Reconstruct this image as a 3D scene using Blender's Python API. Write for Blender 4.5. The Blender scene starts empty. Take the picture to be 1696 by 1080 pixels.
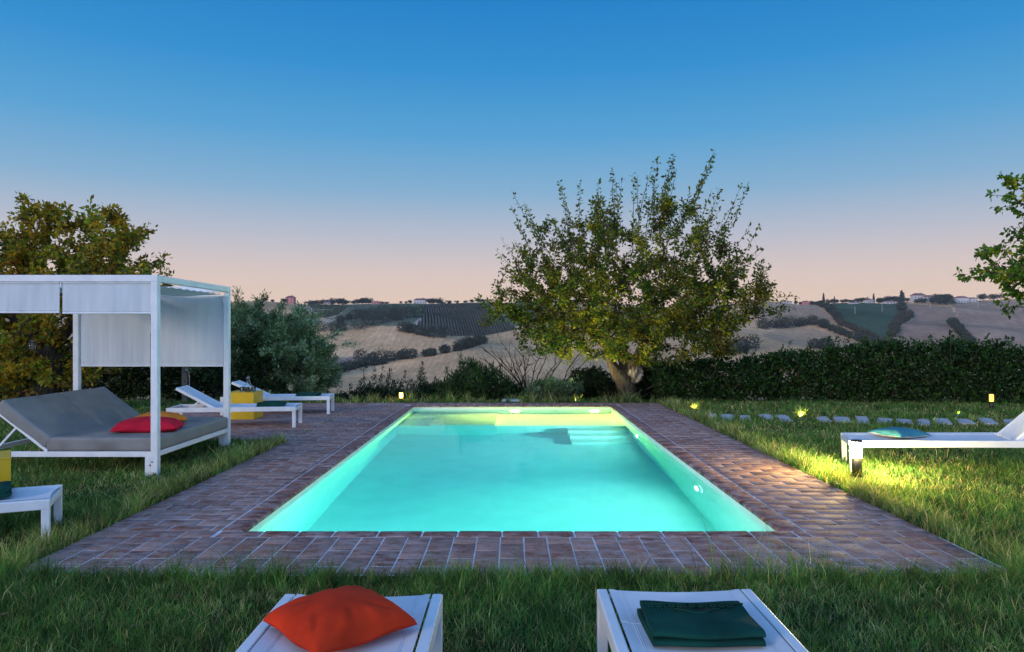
import bpy, math, random
import numpy as np
from mathutils import Vector, Matrix

# ------------------------------------------------------------------ camera, sky, sun, exposure
S = bpy.context.scene
COL = S.collection
R = math.radians
F, CX, HY, CAMH = 1200.0, 848.0, 552.0, 1.45       # focal length and centre in photo pixels, horizon row, eye height
cam_data = bpy.data.cameras.new('camera')
cam = bpy.data.objects.new('camera', cam_data)
COL.objects.link(cam)
cam.location = (0, 0, CAMH)
cam.rotation_euler = (R(90), 0, 0)
cam_data.sensor_width = 36
cam_data.lens = F / 1696 * 36
cam_data.shift_y = (HY - 540) / 1696
cam_data.clip_start = 0.05
cam_data.clip_end = 6000
S.camera = cam

def lin(r, g, b):
    f = lambda c: c / 12.92 if c <= 0.04045 else ((c + 0.055) / 1.055) ** 2.4
    return (f(r / 255), f(g / 255), f(b / 255), 1.0)

W = bpy.data.worlds.new('World')
S.world = W
W.use_nodes = True
wn, wl = W.node_tree.nodes, W.node_tree.links
wn.clear()
w_out = wn.new('ShaderNodeOutputWorld')
bg = wn.new('ShaderNodeBackground')
tc = wn.new('ShaderNodeTexCoord')
sep = wn.new('ShaderNodeSeparateXYZ')
wl.new(tc.outputs['Generated'], sep.inputs[0])
ramp = wn.new('ShaderNodeValToRGB')                 # dusk gradient over the sine of the elevation
stops = [(0.0, lin(238, 208, 184)), (0.045, lin(234, 206, 186)), (0.085, lin(217, 200, 195)), (0.13, lin(186, 190, 204)),
         (0.19, lin(134, 176, 209)), (0.26, lin(88, 162, 212)), (0.34, lin(52, 144, 208)), (0.42, lin(33, 128, 200)),
         (0.62, lin(28, 112, 188)), (1.0, lin(24, 100, 178))]
while len(ramp.color_ramp.elements) < len(stops):
    ramp.color_ramp.elements.new(0.5)
for e, (p, c) in zip(ramp.color_ramp.elements, stops):
    e.position = p; e.color = c
wl.new(sep.outputs['Z'], ramp.inputs[0])
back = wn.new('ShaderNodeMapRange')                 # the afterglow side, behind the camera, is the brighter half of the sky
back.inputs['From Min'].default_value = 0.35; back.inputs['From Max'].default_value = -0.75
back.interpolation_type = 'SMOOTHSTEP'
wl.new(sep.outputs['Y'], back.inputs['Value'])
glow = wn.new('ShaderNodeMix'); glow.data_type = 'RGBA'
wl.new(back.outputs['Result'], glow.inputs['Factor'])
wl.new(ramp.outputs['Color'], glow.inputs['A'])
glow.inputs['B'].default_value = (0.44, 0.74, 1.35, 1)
nish = wn.new('ShaderNodeTexSky')
nish.sky_type = 'NISHITA'; nish.sun_disc = False
nish.sun_elevation = R(1.0); nish.sun_rotation = R(132)
add = wn.new('ShaderNodeMix'); add.data_type = 'RGBA'; add.blend_type = 'ADD'
add.inputs['Factor'].default_value = 0.004
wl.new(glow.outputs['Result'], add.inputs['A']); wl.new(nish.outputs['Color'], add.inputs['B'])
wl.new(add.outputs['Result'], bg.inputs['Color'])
bg.inputs['Strength'].default_value = 1.0
wl.new(bg.outputs[0], w_out.inputs['Surface'])

sun_d = bpy.data.lights.new('sun', 'SUN')
sun_d.energy = 1.4; sun_d.angle = R(14); sun_d.color = (1.0, 0.80, 0.62)
sun = bpy.data.objects.new('sun', sun_d)
COL.objects.link(sun)
sun.rotation_euler = (R(77), 0, R(-48))

S.view_settings.view_transform = 'Standard'
S.view_settings.look = 'None'
S.view_settings.exposure = 0.0
S.view_settings.gamma = 1.0
S.view_settings.use_curve_mapping = False
cy = S.cycles
cy.use_denoising = True
cy.max_bounces = 10; cy.diffuse_bounces = 4; cy.glossy_bounces = 4; cy.transmission_bounces = 8; cy.transparent_max_bounces = 8
cy.sample_clamp_indirect = 3.0
cy.caustics_reflective = False
cy.caustics_refractive = True

# ------------------------------------------------------------------ helpers
def P(px, py, z=0.0):
    "world point at height z seen at photo pixel (px, py)"
    Y = (CAMH - z) * F / (py - HY)
    return ((px - CX) / F * Y, Y, z)

def tag(o, label=None, cat=None, group=None, kind=None):
    if label: o['label'] = label
    if cat: o['category'] = cat
    if group: o['group'] = group
    if kind: o['kind'] = kind
    return o

def empty(name, loc=(0, 0, 0), rz=0.0, label=None, cat=None, group=None):
    o = bpy.data.objects.new(name, None)
    COL.objects.link(o)
    o.location = loc; o.rotation_euler = (0, 0, rz); o.empty_display_size = 0.1
    return tag(o, label, cat, group)

def copy_tree(o, parent=None):
    c = o.copy(); COL.objects.link(c); c.parent = parent
    for ch in [k for k in bpy.data.objects if k.parent == o]:
        copy_tree(ch, c)
    return c

def mesh_np(name, V, loops, starts, mat=None, parent=None, smooth=False, color=None, uv=None):
    me = bpy.data.meshes.new(name)
    V = np.asarray(V, dtype=np.float32).reshape(-1, 3)
    loops = np.asarray(loops, dtype=np.int32).ravel(); starts = np.asarray(starts, dtype=np.int32).ravel()
    me.vertices.add(len(V)); me.vertices.foreach_set('co', V.ravel())
    me.loops.add(len(loops)); me.loops.foreach_set('vertex_index', loops)
    me.polygons.add(len(starts)); me.polygons.foreach_set('loop_start', starts)
    if smooth:
        me.polygons.foreach_set('use_smooth', np.ones(len(starts), dtype=bool))
    me.update(calc_edges=True)
    if color is not None:
        a = me.attributes.new('tint', 'FLOAT_COLOR', 'POINT')
        c = np.ones((len(V), 4), dtype=np.float32); c[:, :3] = np.asarray(color, dtype=np.float32).reshape(-1, 3)
        a.data.foreach_set('color', c.ravel())
    o = bpy.data.objects.new(name, me)
    COL.objects.link(o)
    if mat: me.materials.append(mat)
    if parent: o.parent = parent
    return o

def quads(name, V, mat, parent=None, color=None, smooth=False):
    "V: (n,4,3) separate quads; color (n,3)"
    n = len(V)
    idx = np.arange(n * 4)
    c = None if color is None else np.repeat(np.asarray(color), 4, axis=0)
    return mesh_np(name, V, idx, np.arange(n) * 4, mat, parent, smooth, c)

class MB:
    "collects shapes, then links them as one mesh object"
    def __init__(s): s.v = []; s.f = []; s.sm = []
    def add(s, vs, fs, smooth=False):
        b = len(s.v); s.v += [tuple(v) for v in vs]; s.f += [tuple(b + i for i in f) for f in fs]; s.sm += [smooth] * len(fs)
    def box(s, x0, x1, y0, y1, z0, z1, M=None, bev=0.0):
        if bev <= 0:
            vs = [Vector((x, y, z)) for z in (z0, z1) for y in (y0, y1) for x in (x0, x1)]
            fs = [(0, 2, 3, 1), (4, 5, 7, 6), (0, 1, 5, 4), (2, 6, 7, 3), (0, 4, 6, 2), (1, 3, 7, 5)]
        else:
            import bmesh
            bm = bmesh.new()
            bmesh.ops.create_cube(bm, size=1)
            for v in bm.verts:
                v.co = Vector(((x0 + x1) / 2 + v.co.x * (x1 - x0), (y0 + y1) / 2 + v.co.y * (y1 - y0), (z0 + z1) / 2 + v.co.z * (z1 - z0)))
            bmesh.ops.bevel(bm, geom=bm.edges[:], offset=bev, segments=2, profile=0.5, affect='EDGES')
            bm.verts.index_update()
            vs = [v.co.copy() for v in bm.verts]; fs = [tuple(v.index for v in f.verts) for f in bm.faces]
            bm.free()
        if M is not None: vs = [M @ v for v in vs]
        s.add(vs, fs)
        return s
    def bar(s, a, b, w, h=None, up=(0, 0, 1), bev=0.0):
        "box beam from a to b, section w x h"
        a = Vector(a); b = Vector(b); h = w if h is None else h
        d = (b - a); L = d.length; d.normalize()
        u = Vector(up)
        sd = d.cross(u)
        if sd.length < 1e-4: sd = Vector((1, 0, 0))
        sd.normalize(); u = sd.cross(d)
        M = Matrix((( d.x, sd.x, u.x, a.x), (d.y, sd.y, u.y, a.y), (d.z, sd.z, u.z, a.z), (0, 0, 0, 1)))
        return s.box(0, L, -w / 2, w / 2, -h / 2, h / 2, M, bev)
    def tube(s, pts, rad, n=10, cap=True):
        pts = [Vector(p) for p in pts]
        rad = rad if hasattr(rad, '__len__') else [rad] * len(pts)
        rings = []
        ref = None
        for i, p in enumerate(pts):
            d = (pts[min(i + 1, len(pts) - 1)] - pts[max(i - 1, 0)]).normalized()
            if ref is None:
                ref = Vector((1, 0, 0)) if abs(d.x) < 0.9 else Vector((0, 1, 0))
            u = (ref - d * ref.dot(d)).normalized(); w = d.cross(u); ref = u
            rings.append([p + (u * math.cos(2 * math.pi * k / n) + w * math.sin(2 * math.pi * k / n)) * rad[i] for k in range(n)])
        vs = [v for r in rings for v in r]; fs = []
        for i in range(len(pts) - 1):
            for k in range(n):
                fs.append((i * n + k, i * n + (k + 1) % n, (i + 1) * n + (k + 1) % n, (i + 1) * n + k))
        s.add(vs, fs, True)
        if cap:
            s.add(rings[0], [tuple(range(n - 1, -1, -1))]); s.add(rings[-1], [tuple(range(n))])
        return s
    def lathe(s, prof, c=(0, 0, 0), n=24):
        "profile [(r, z)]"
        vs = []; fs = []
        for r, z in prof:
            for k in range(n):
                a = 2 * math.pi * k / n
                vs.append(Vector((c[0] + r * math.cos(a), c[1] + r * math.sin(a), c[2] + z)))
        for i in range(len(prof) - 1):
            for k in range(n):
                fs.append((i * n + k, i * n + (k + 1) % n, (i + 1) * n + (k + 1) % n, (i + 1) * n + k))
        s.add(vs, fs, True)
        return s
    def grid(s, fn, nu, nv, smooth=True):
        vs = [fn(i / nu, j / nv) for j in range(nv + 1) for i in range(nu + 1)]
        fs = [(j * (nu + 1) + i, j * (nu + 1) + i + 1, (j + 1) * (nu + 1) + i + 1, (j + 1) * (nu + 1) + i) for j in range(nv) for i in range(nu)]
        s.add(vs, fs, smooth)
        return s
    def build(s, name, mat, parent=None):
        me = bpy.data.meshes.new(name)
        me.from_pydata([tuple(v) for v in s.v], [], s.f)
        me.polygons.foreach_set('use_smooth', np.array(s.sm, dtype=bool))
        me.update()
        me.materials.append(mat)
        o = bpy.data.objects.new(name, me); COL.objects.link(o)
        if parent: o.parent = parent
        return o

# ------------------------------------------------------------------ materials
class NT:
    def __init__(s, name):
        s.m = bpy.data.materials.new(name); s.m.use_nodes = True
        s.n = s.m.node_tree.nodes; s.l = s.m.node_tree.links
        s.b = s.n['Principled BSDF']; s.out = s.n['Material Output']
    def new(s, t, **kw):
        x = s.n.new(t)
        for k, v in kw.items(): setattr(x, k, v)
        return x
    def coord(s, scale=(1, 1, 1), kind='Object'):
        t = s.new('ShaderNodeTexCoord'); m = s.new('ShaderNodeMapping')
        s.l.new(t.outputs[kind], m.inputs[0]); m.inputs['Scale'].default_value = scale
        return m.outputs[0]
    def noise(s, vec, scale, detail=4, rough=0.55):
        x = s.new('ShaderNodeTexNoise'); s.l.new(vec, x.inputs['Vector'])
        x.inputs['Scale'].default_value = scale; x.inputs['Detail'].default_value = detail; x.inputs['Roughness'].default_value = rough
        return x.outputs['Fac']
    def ramp(s, fac, *st):
        x = s.new('ShaderNodeValToRGB')
        while len(x.color_ramp.elements) < len(st): x.color_ramp.elements.new(0.5)
        for e, (p, c) in zip(x.color_ramp.elements, st):
            e.position = p; e.color = (*c[:3], 1) if hasattr(c, '__len__') else (c, c, c, 1)
        s.l.new(fac, x.inputs[0]); return x.outputs[0]
    def mix(s, fac, a, b, mode='MIX'):
        x = s.new('ShaderNodeMix', data_type='RGBA', blend_type=mode)
        for sock, val in ((x.inputs['Factor'], fac), (x.inputs['A'], a), (x.inputs['B'], b)):
            if hasattr(val, 'links'): s.l.new(val, sock)
            else: sock.default_value = val if not hasattr(val, '__len__') else (*val[:3], 1)
        return x.outputs['Result']
    def attr(s, name='tint'):
        x = s.new('ShaderNodeAttribute'); x.attribute_name = name; return x.outputs['Color']
    def bump(s, h, strength=0.3, dist=0.01):
        x = s.new('ShaderNodeBump'); s.l.new(h, x.inputs['Height'])
        x.inputs['Strength'].default_value = strength; x.inputs['Distance'].default_value = dist
        s.l.new(x.outputs[0], s.b.inputs['Normal']); return x.outputs[0]
    def set(s, color=None, rough=None, spec=None, metal=None):
        for k, v in (('Base Color', color), ('Roughness', rough), ('Specular IOR Level', spec), ('Metallic', metal)):
            if v is None: continue
            if hasattr(v, 'links'): s.l.new(v, s.b.inputs[k])
            else: s.b.inputs[k].default_value = v if not hasattr(v, '__len__') else (*v[:3], 1)
        return s

def mat_white_metal():
    t = NT('white_powder_coat'); c = t.coord()
    n = t.noise(c, 6, 5)
    t.set(t.ramp(n, (0.35, (0.70, 0.71, 0.72)), (0.6, (0.80, 0.80, 0.80))), 0.42, 0.4)
    t.bump(t.noise(c, 240, 2), 0.05, 0.001); return t.m
def mat_sling():
    t = NT('white_mesh_fabric'); c = t.coord()
    w = t.new('ShaderNodeTexChecker'); t.l.new(c, w.inputs[0]); w.inputs['Scale'].default_value = 420
    n = t.noise(c, 5, 5)
    base = t.ramp(n, (0.3, (0.60, 0.62, 0.65)), (0.65, (0.72, 0.73, 0.75)))
    sp = t.ramp(t.noise(c, 90, 2), (0.74, 1.0), (0.78, 0.35))
    t.set(t.mix(1.0, base, sp, 'MULTIPLY'), 0.75, 0.2)
    t.bump(w.outputs['Fac'], 0.15, 0.0006); return t.m
def mat_cloth(name, col, var=0.15, weave=500, stain=None, fold=0.25, terry=False):
    t = NT(name); c = t.coord()
    n = t.noise(c, 4, 5)
    lo = [x * (1 - var) for x in col]; hi = [min(1, x * (1 + var)) for x in col]
    cc = t.ramp(n, (0.3, lo), (0.7, hi))
    if stain:
        cc = t.mix(t.ramp(t.noise(c, 2.3, 6, 0.6), (0.52, 0.0), (0.72, 0.5)), cc, stain)
    t.set(cc, 0.9, 0.15)
    wv = t.new('ShaderNodeTexWave'); t.l.new(c, wv.inputs[0]); wv.inputs['Scale'].default_value = weave / 6
    wv.inputs['Distortion'].default_value = 1.0
    crease = t.noise(t.coord((1, 1, 0.6)), 9, 4, 0.6)
    fine = t.noise(c, 380, 2) if terry else wv.outputs['Fac']
    b1 = t.bump(fine, 0.9 if terry else 0.15, 0.003 if terry else 0.0008)
    b2 = t.new('ShaderNodeBump'); b2.inputs['Strength'].default_value = fold; b2.inputs['Distance'].default_value = 0.02
    t.l.new(crease, b2.inputs['Height']); t.l.new(b1, b2.inputs['Normal']); t.l.new(b2.outputs[0], t.b.inputs['Normal'])
    return t.m
def mat_canopy():
    t = NT('canopy_cloth'); c = t.coord((1, 1, 0.12))
    n = t.noise(c, 9, 4)
    t.set(t.ramp(n, (0.3, (0.62, 0.66, 0.69)), (0.7, (0.75, 0.77, 0.78))), 0.85, 0.1)
    t.bump(t.noise(c, 16, 3), 0.35, 0.006)
    tr = t.new('ShaderNodeBsdfTranslucent'); tr.inputs['Color'].default_value = (0.6, 0.64, 0.66, 1)
    mx = t.new('ShaderNodeMixShader'); mx.inputs[0].default_value = 0.12
    t.l.new(t.b.outputs[0], mx.inputs[1]); t.l.new(tr.outputs[0], mx.inputs[2]); t.l.new(mx.outputs[0], t.out.inputs[0]); return t.m
def mat_leaf(name, gloss=0.4, trans=0.35, gain=1.0):
    t = NT(name)
    a = t.attr()
    c = t.coord()
    a2 = t.mix(1.0, a, t.ramp(t.noise(c, 14, 3), (0.3, 0.75 * gain), (0.7, 1.25 * gain)), 'MULTIPLY')
    t.set(a2, gloss, 0.18)
    tr = t.new('ShaderNodeBsdfTranslucent'); t.l.new(t.mix(1.0, a2, (1.5, 1.35, 0.6), 'MULTIPLY'), tr.inputs['Color'])
    mx = t.new('ShaderNodeMixShader'); mx.inputs[0].default_value = trans
    t.l.new(t.b.outputs[0], mx.inputs[1]); t.l.new(tr.outputs[0], mx.inputs[2]); t.l.new(mx.outputs[0], t.out.inputs[0]); return t.m
def mat_bark(name='bark', a=(0.030, 0.023, 0.017), b=(0.105, 0.080, 0.060)):
    t = NT(name); c = t.coord((1, 1, 0.25))
    n = t.noise(c, 22, 6, 0.65)
    t.set(t.ramp(n, (0.35, a), (0.62, b)), 0.95, 0.1)
    t.bump(n, 0.9, 0.03); return t.m
def mat_plain(name, col, rough=0.6, metal=0.0, bump=0.0, var=0.12, scale=12):
    t = NT(name); c = t.coord()
    n = t.noise(c, scale, 5)
    t.set(t.ramp(n, (0.3, [x * (1 - var) for x in col]), (0.7, [min(1, x * (1 + var)) for x in col])), rough, None, metal)
    if bump: t.bump(t.noise(c, scale * 8, 4), bump, 0.004)
    return t.m
def mat_emit(name, col, strength):
    t = NT(name); t.set(col, 0.4)
    t.b.inputs['Emission Color'].default_value = (*col[:3], 1); t.b.inputs['Emission Strength'].default_value = strength
    t.m.cycles.emission_sampling = 'FRONT_BACK'
    return t.m
def mat_glass(name='clear_glass'):
    t = NT(name); t.set((0.95, 0.97, 0.97), 0.02); t.b.inputs['Transmission Weight'].default_value = 1.0; t.b.inputs['IOR'].default_value = 1.45; return t.m
def mat_brick():
    t = NT('terracotta_paver'); a = t.attr()
    c = t.coord((1, 1, 1)); cs = t.coord((0.75, 1.35, 1))
    cs2 = t.coord((0.8, 1.2, 1))
    dirt = t.ramp(t.noise(cs, 9, 7, 0.7), (0.38, 0.0), (0.62, 0.85))
    big = t.ramp(t.noise(c, 1.1, 3), (0.30, 0.45), (0.60, 1.0))
    fac = t.mix(1.0, dirt, big, 'MULTIPLY')
    base = t.mix(1.0, a, t.ramp(t.noise(cs2, 26, 5), (0.3, 0.72), (0.7, 1.22)), 'MULTIPLY')
    col = t.mix(fac, base, (0.49, 0.36, 0.335))
    speck = t.ramp(t.noise(c, 38, 3), (0.62, 0.0), (0.70, 0.75))
    col = t.mix(speck, col, (0.07, 0.045, 0.04))
    t.set(col, t.ramp(t.noise(c, 7, 4), (0.3, 0.75), (0.7, 0.95)), 0.04)
    t.bump(t.noise(c, 60, 6, 0.7), 0.16, 0.002); return t.m
def mat_mortar():
    t = NT('mortar'); c = t.coord()
    t.set(t.ramp(t.noise(c, 18, 5), (0.3, (0.55, 0.53, 0.53)), (0.7, (0.80, 0.78, 0.78))), 0.95, 0.1)
    t.bump(t.noise(c, 120, 4), 0.4, 0.003); return t.m
def mat_soil():
    t = NT('soil_and_thatch'); c = t.coord()
    n = t.noise(c, 9, 6, 0.65)
    t.set(t.ramp(n, (0.3, (0.012, 0.018, 0.007)), (0.5, (0.028, 0.042, 0.014)), (0.75, (0.075, 0.075, 0.034))), 0.95, 0.05)
    t.bump(t.noise(c, 60, 6, 0.7), 0.8, 0.02); return t.m
def mat_pool():
    t = NT('pool_render'); c = t.coord()
    n = t.noise(c, 3, 4)
    t.set(t.ramp(n, (0.35, (0.70, 0.76, 0.70)), (0.65, (0.78, 0.82, 0.76))), 0.6, 0.2)
    return t.m
def mat_water():
    t = NT('pool_water')
    t.n.remove(t.b)
    g = t.new('ShaderNodeBsdfRefraction'); g.inputs['IOR'].default_value = 1.333; g.inputs['Roughness'].default_value = 0.05
    gl = t.new('ShaderNodeBsdfGlossy'); gl.inputs['Roughness'].default_value = 0.07
    c = t.coord((1, 1.0, 1))
    n = t.noise(c, 2.2, 2)
    b = t.new('ShaderNodeBump'); b.inputs['Strength'].default_value = 0.06; b.inputs['Distance'].default_value = 0.05
    t.l.new(n, b.inputs['Height']); t.l.new(b.outputs[0], g.inputs['Normal']); t.l.new(b.outputs[0], gl.inputs['Normal'])
    fr = t.new('ShaderNodeFresnel'); fr.inputs['IOR'].default_value = 1.333; t.l.new(b.outputs[0], fr.inputs['Normal'])
    k = t.new('ShaderNodeMath', operation='MULTIPLY'); t.l.new(fr.outputs[0], k.inputs[0]); k.inputs[1].default_value = 0.42
    mx = t.new('ShaderNodeMixShader'); t.l.new(k.outputs[0], mx.inputs[0]); t.l.new(g.outputs[0], mx.inputs[1]); t.l.new(gl.outputs[0], mx.inputs[2])
    t.l.new(mx.outputs[0], t.out.inputs['Surface'])
    v = t.new('ShaderNodeVolumeAbsorption'); v.inputs['Color'].default_value = (0.0, 0.86, 0.92, 1); v.inputs['Density'].default_value = 0.46
    t.l.new(v.outputs[0], t.out.inputs['Volume'])
    return t.m

M = dict(
    white=mat_white_metal(), sling=mat_sling(), canopy=mat_canopy(),
    grey=mat_cloth('grey_mattress_cloth', (0.25, 0.24, 0.225), 0.1, stain=(0.11, 0.09, 0.075)),
    red=mat_cloth('red_velvet', (0.52, 0.012, 0.035)), orange=mat_cloth('orange_cloth', (0.70, 0.22, 0.03)),
    rust=mat_cloth('orange_red_velvet', (0.56, 0.035, 0.008), 0.3), teal=mat_cloth('teal_cloth', (0.05, 0.22, 0.26)),
    cream=mat_cloth('cream_cloth', (0.6, 0.57, 0.48)), towel=mat_cloth('dark_green_terry', (0.005, 0.050, 0.036), 0.45, 700, terry=True),
    yellow=mat_plain('yellow_lacquer', (0.72, 0.44, 0.010), 0.38, var=0.05), steel=mat_plain('brushed_steel', (0.35, 0.34, 0.32), 0.4, 0.9),
    glass=mat_glass(), dark=mat_plain('dark_bronze', (0.05, 0.045, 0.04), 0.45, 0.6), brick=mat_brick(), mortar=mat_mortar(), soil=mat_soil(), pool=mat_pool(), water=mat_water(),
    stone=mat_plain('travertine', (0.46, 0.45, 0.44), 0.85, bump=0.5, var=0.25, scale=8),
    wood=mat_plain('weathered_wood', (0.20, 0.16, 0.12), 0.9, bump=0.5, var=0.3),
    bark=mat_bark(), deadwood=mat_bark('rotten_heartwood', (0.10, 0.07, 0.05), (0.5, 0.42, 0.34)),
    leaf=mat_leaf('broad_leaf', 0.6, 0.4, 1.9), olive=mat_leaf('olive_leaf', 0.5, 0.15, 2.7), hedge=mat_leaf('glossy_hedge_leaf', 0.45, 0.2, 1.15),
    grass=mat_leaf('grass_blade', 0.55, 0.35, 2.4), far=mat_leaf('far_foliage', 0.8, 0.1),
)

rng = np.random.default_rng(7)
random.seed(7)

# ------------------------------------------------------------------ plan of the garden
PX, PY0, PY1 = 1.98, 5.30, 14.50          # pool rim: half width, near and far edge
DXL, DXR, DY0, DY1 = -3.03, 3.05, 4.34, 15.13
PATX, PATY = -6.2, 9.75                    # patio for the loungers, on the left

def on_deck(x, y, m=0.0):
    return ((x > DXL - m) & (x < DXR + m) & (y > DY0 - m) & (y < DY1 + m)) | ((x > PATX - m) & (x < DXL) & (y > PATY - m) & (y < DY1 + m))

# ground round the pool, as one sheet with a hole
EDGE = 15.5
def ring_ground():
    V = [(-40, -12, 0), (40, -12, 0), (40, EDGE, 0), (-40, EDGE, 0), (-2.3, 5.0, 0), (2.3, 5.0, 0), (2.3, 14.8, 0), (-2.3, 14.8, 0)]
    Fs = [(0, 1, 5, 4), (1, 2, 6, 5), (2, 3, 7, 6), (3, 0, 4, 7)]
    m = MB(); m.add([(x, y, z - 0.012) for x, y, z in V], Fs)
    return m.build('ground', M['soil'])
tag(ring_ground(), kind='structure')

# ------------------------------------------------------------------ paved deck: every paver modelled, one sheet of mortar below
def deck():
    rects = []                                     # x0,x1,y0,y1, kind
    g = 0.011
    def clipadd(x0, x1, y0, y1, bx, k=0):
        x0, x1 = max(x0, bx[0]), min(x1, bx[1]); y0, y1 = max(y0, bx[2]), min(y1, bx[3])
        if x1 - x0 > 0.03 and y1 - y0 > 0.03: rects.append((x0, x1, y0, y1, k))
    CW = 0.165
    # coping
    fc = PY0 - 0.135
    x = -PX - CW + 0.02
    while x < PX + CW:
        L = 0.32 if rng.random() < .7 else 0.26
        clipadd(x, x + L - g, fc, PY0 - 0.002 + 0.012, (-PX - CW, PX + CW, fc, 99), 1); x += L
    x = -PX - CW + 0.11
    while x < PX + CW:
        clipadd(x, x + 0.31, PY1 - 0.012, PY1 + 0.14, (-PX - CW, PX + CW, 0, 99), 1); x += 0.32
    for s in (-1, 1):
        y = PY0 + 0.012 + g
        while y < PY1 - 0.05:
            a, b = (PX - 0.012, PX + CW) if s > 0 else (-PX - CW, -PX + 0.012)
            clipadd(a, b, y, min(y + 0.311, PY1 - 0.012 - g), (-9, 9, 0, PY1 - 0.012 - g), 1); y += 0.32
    # front strip: long side away from the camera
    x = DXL; j = 0
    while x < DXR:
        y = fc - g - (0.0 if j % 2 else 0.16)
        clipadd(x, x + 0.155, y, fc - g, (DXL, DXR, DY0, 99)) if j % 2 == 0 else None
        while y > DY0:
            clipadd(x, x + 0.155, y - 0.325 + g, y, (DXL, DXR, DY0 + rng.uniform(-.01, .01), 99)); y -= 0.325
        x += 0.164; j += 1
    # side strips and patio: long side across
    def strip(x0, x1, y0, y1, off=0.0):
        y = y0; j = 0
        while y < y1:
            x = x0 - (0.1625 if (j % 2) else 0) + off
            while x < x1:
                clipadd(x, x + 0.316, y, y + 0.152, (x0, x1, y0, y1)); x += 0.325
            y += 0.161; j += 1
    strip(PX + CW + g, DXR, fc - g + 0.009, PY1 + 0.14)
    strip(DXL, -PX - CW - g, fc - g + 0.009, PATY)
    strip(PATX, -PX - CW - g, PATY, PY1 + 0.14)
    # back strip
    x = PATX; j = 0
    while x < DXR:
        y0 = PY1 + 0.14 + g
        clipadd(x, x + 0.155, y0, y0 + 0.316, (PATX, DXR, 0, DY1)); clipadd(x, x + 0.155, y0 + 0.325, DY1, (PATX, DXR, 0, DY1))
        x += 0.164; j += 1
    r = np.array(rects); n = len(r)
    ch = np.where(r[:, 4] > 0, 0.012, 0.004)
    top = rng.normal(0, 0.0007, n) + np.where(r[:, 4] > 0, 0.003, 0)
    V = np.zeros((n, 12, 3))
    for lvl, (inset, dz) in enumerate(((0, -0.03), (0, -1), (1, 0))):
        for k, (ix, iy) in enumerate(((0, 2), (1, 2), (1, 3), (0, 3))):
            sx = 1 if ix == 0 else -1; sy = 1 if iy == 2 else -1
            V[:, lvl * 4 + k, 0] = r[:, ix] + sx * inset * ch
            V[:, lvl * 4 + k, 1] = r[:, iy] + sy * inset * ch
            V[:, lvl * 4 + k, 2] = top + (dz if lvl == 0 else (-ch * (0.6) if lvl == 1 else 0))
    tilt = rng.normal(0, 0.0005, (n, 4))
    V[:, 8:12, 2] += tilt; V[:, 4:8, 2] += tilt
    fb = [(8, 9, 10, 11)] + [(4 + k, 4 + (k + 1) % 4, 8 + (k + 1) % 4, 8 + k) for k in range(4)] + [(k, (k + 1) % 4, 4 + (k + 1) % 4, 4 + k) for k in range(4)]
    fb = np.array(fb); L = (fb[None] + (np.arange(n) * 12)[:, None, None]).reshape(-1)
    base = np.array([[0.24, 0.105, 0.070], [0.28, 0.135, 0.092], [0.19, 0.085, 0.060], [0.33, 0.18, 0.13], [0.22, 0.12, 0.09]])
    c = base[rng.integers(0, 5, n)] * rng.uniform(0.95, 1.25, (n, 1))
    cop = r[:, 4] > 0
    c[cop] = np.array([0.20, 0.070, 0.045]) * rng.uniform(0.75, 1.2, (cop.sum(), 1))
    o = mesh_np('paved_deck', V.reshape(-1, 3), L, np.arange(n * 9) * 4, M['brick'], color=np.repeat(c, 12, axis=0))
    tag(o, kind='structure')
    m = MB()
    zz = -0.0035
    for a in ((DXL, DXR, DY0, PY0), (DXL, -PX, PY0, PATY), (PATX, -PX, PATY, PY1), (PX, DXR, PY0, PY1), (PATX, DXR, PY1, DY1)):
        m.add([(a[0], a[2], zz), (a[1], a[2], zz), (a[1], a[3], zz), (a[0], a[3], zz)], [(0, 1, 2, 3)])
    tag(m.build('deck_mortar', M['mortar']), kind='structure')
deck()

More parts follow.
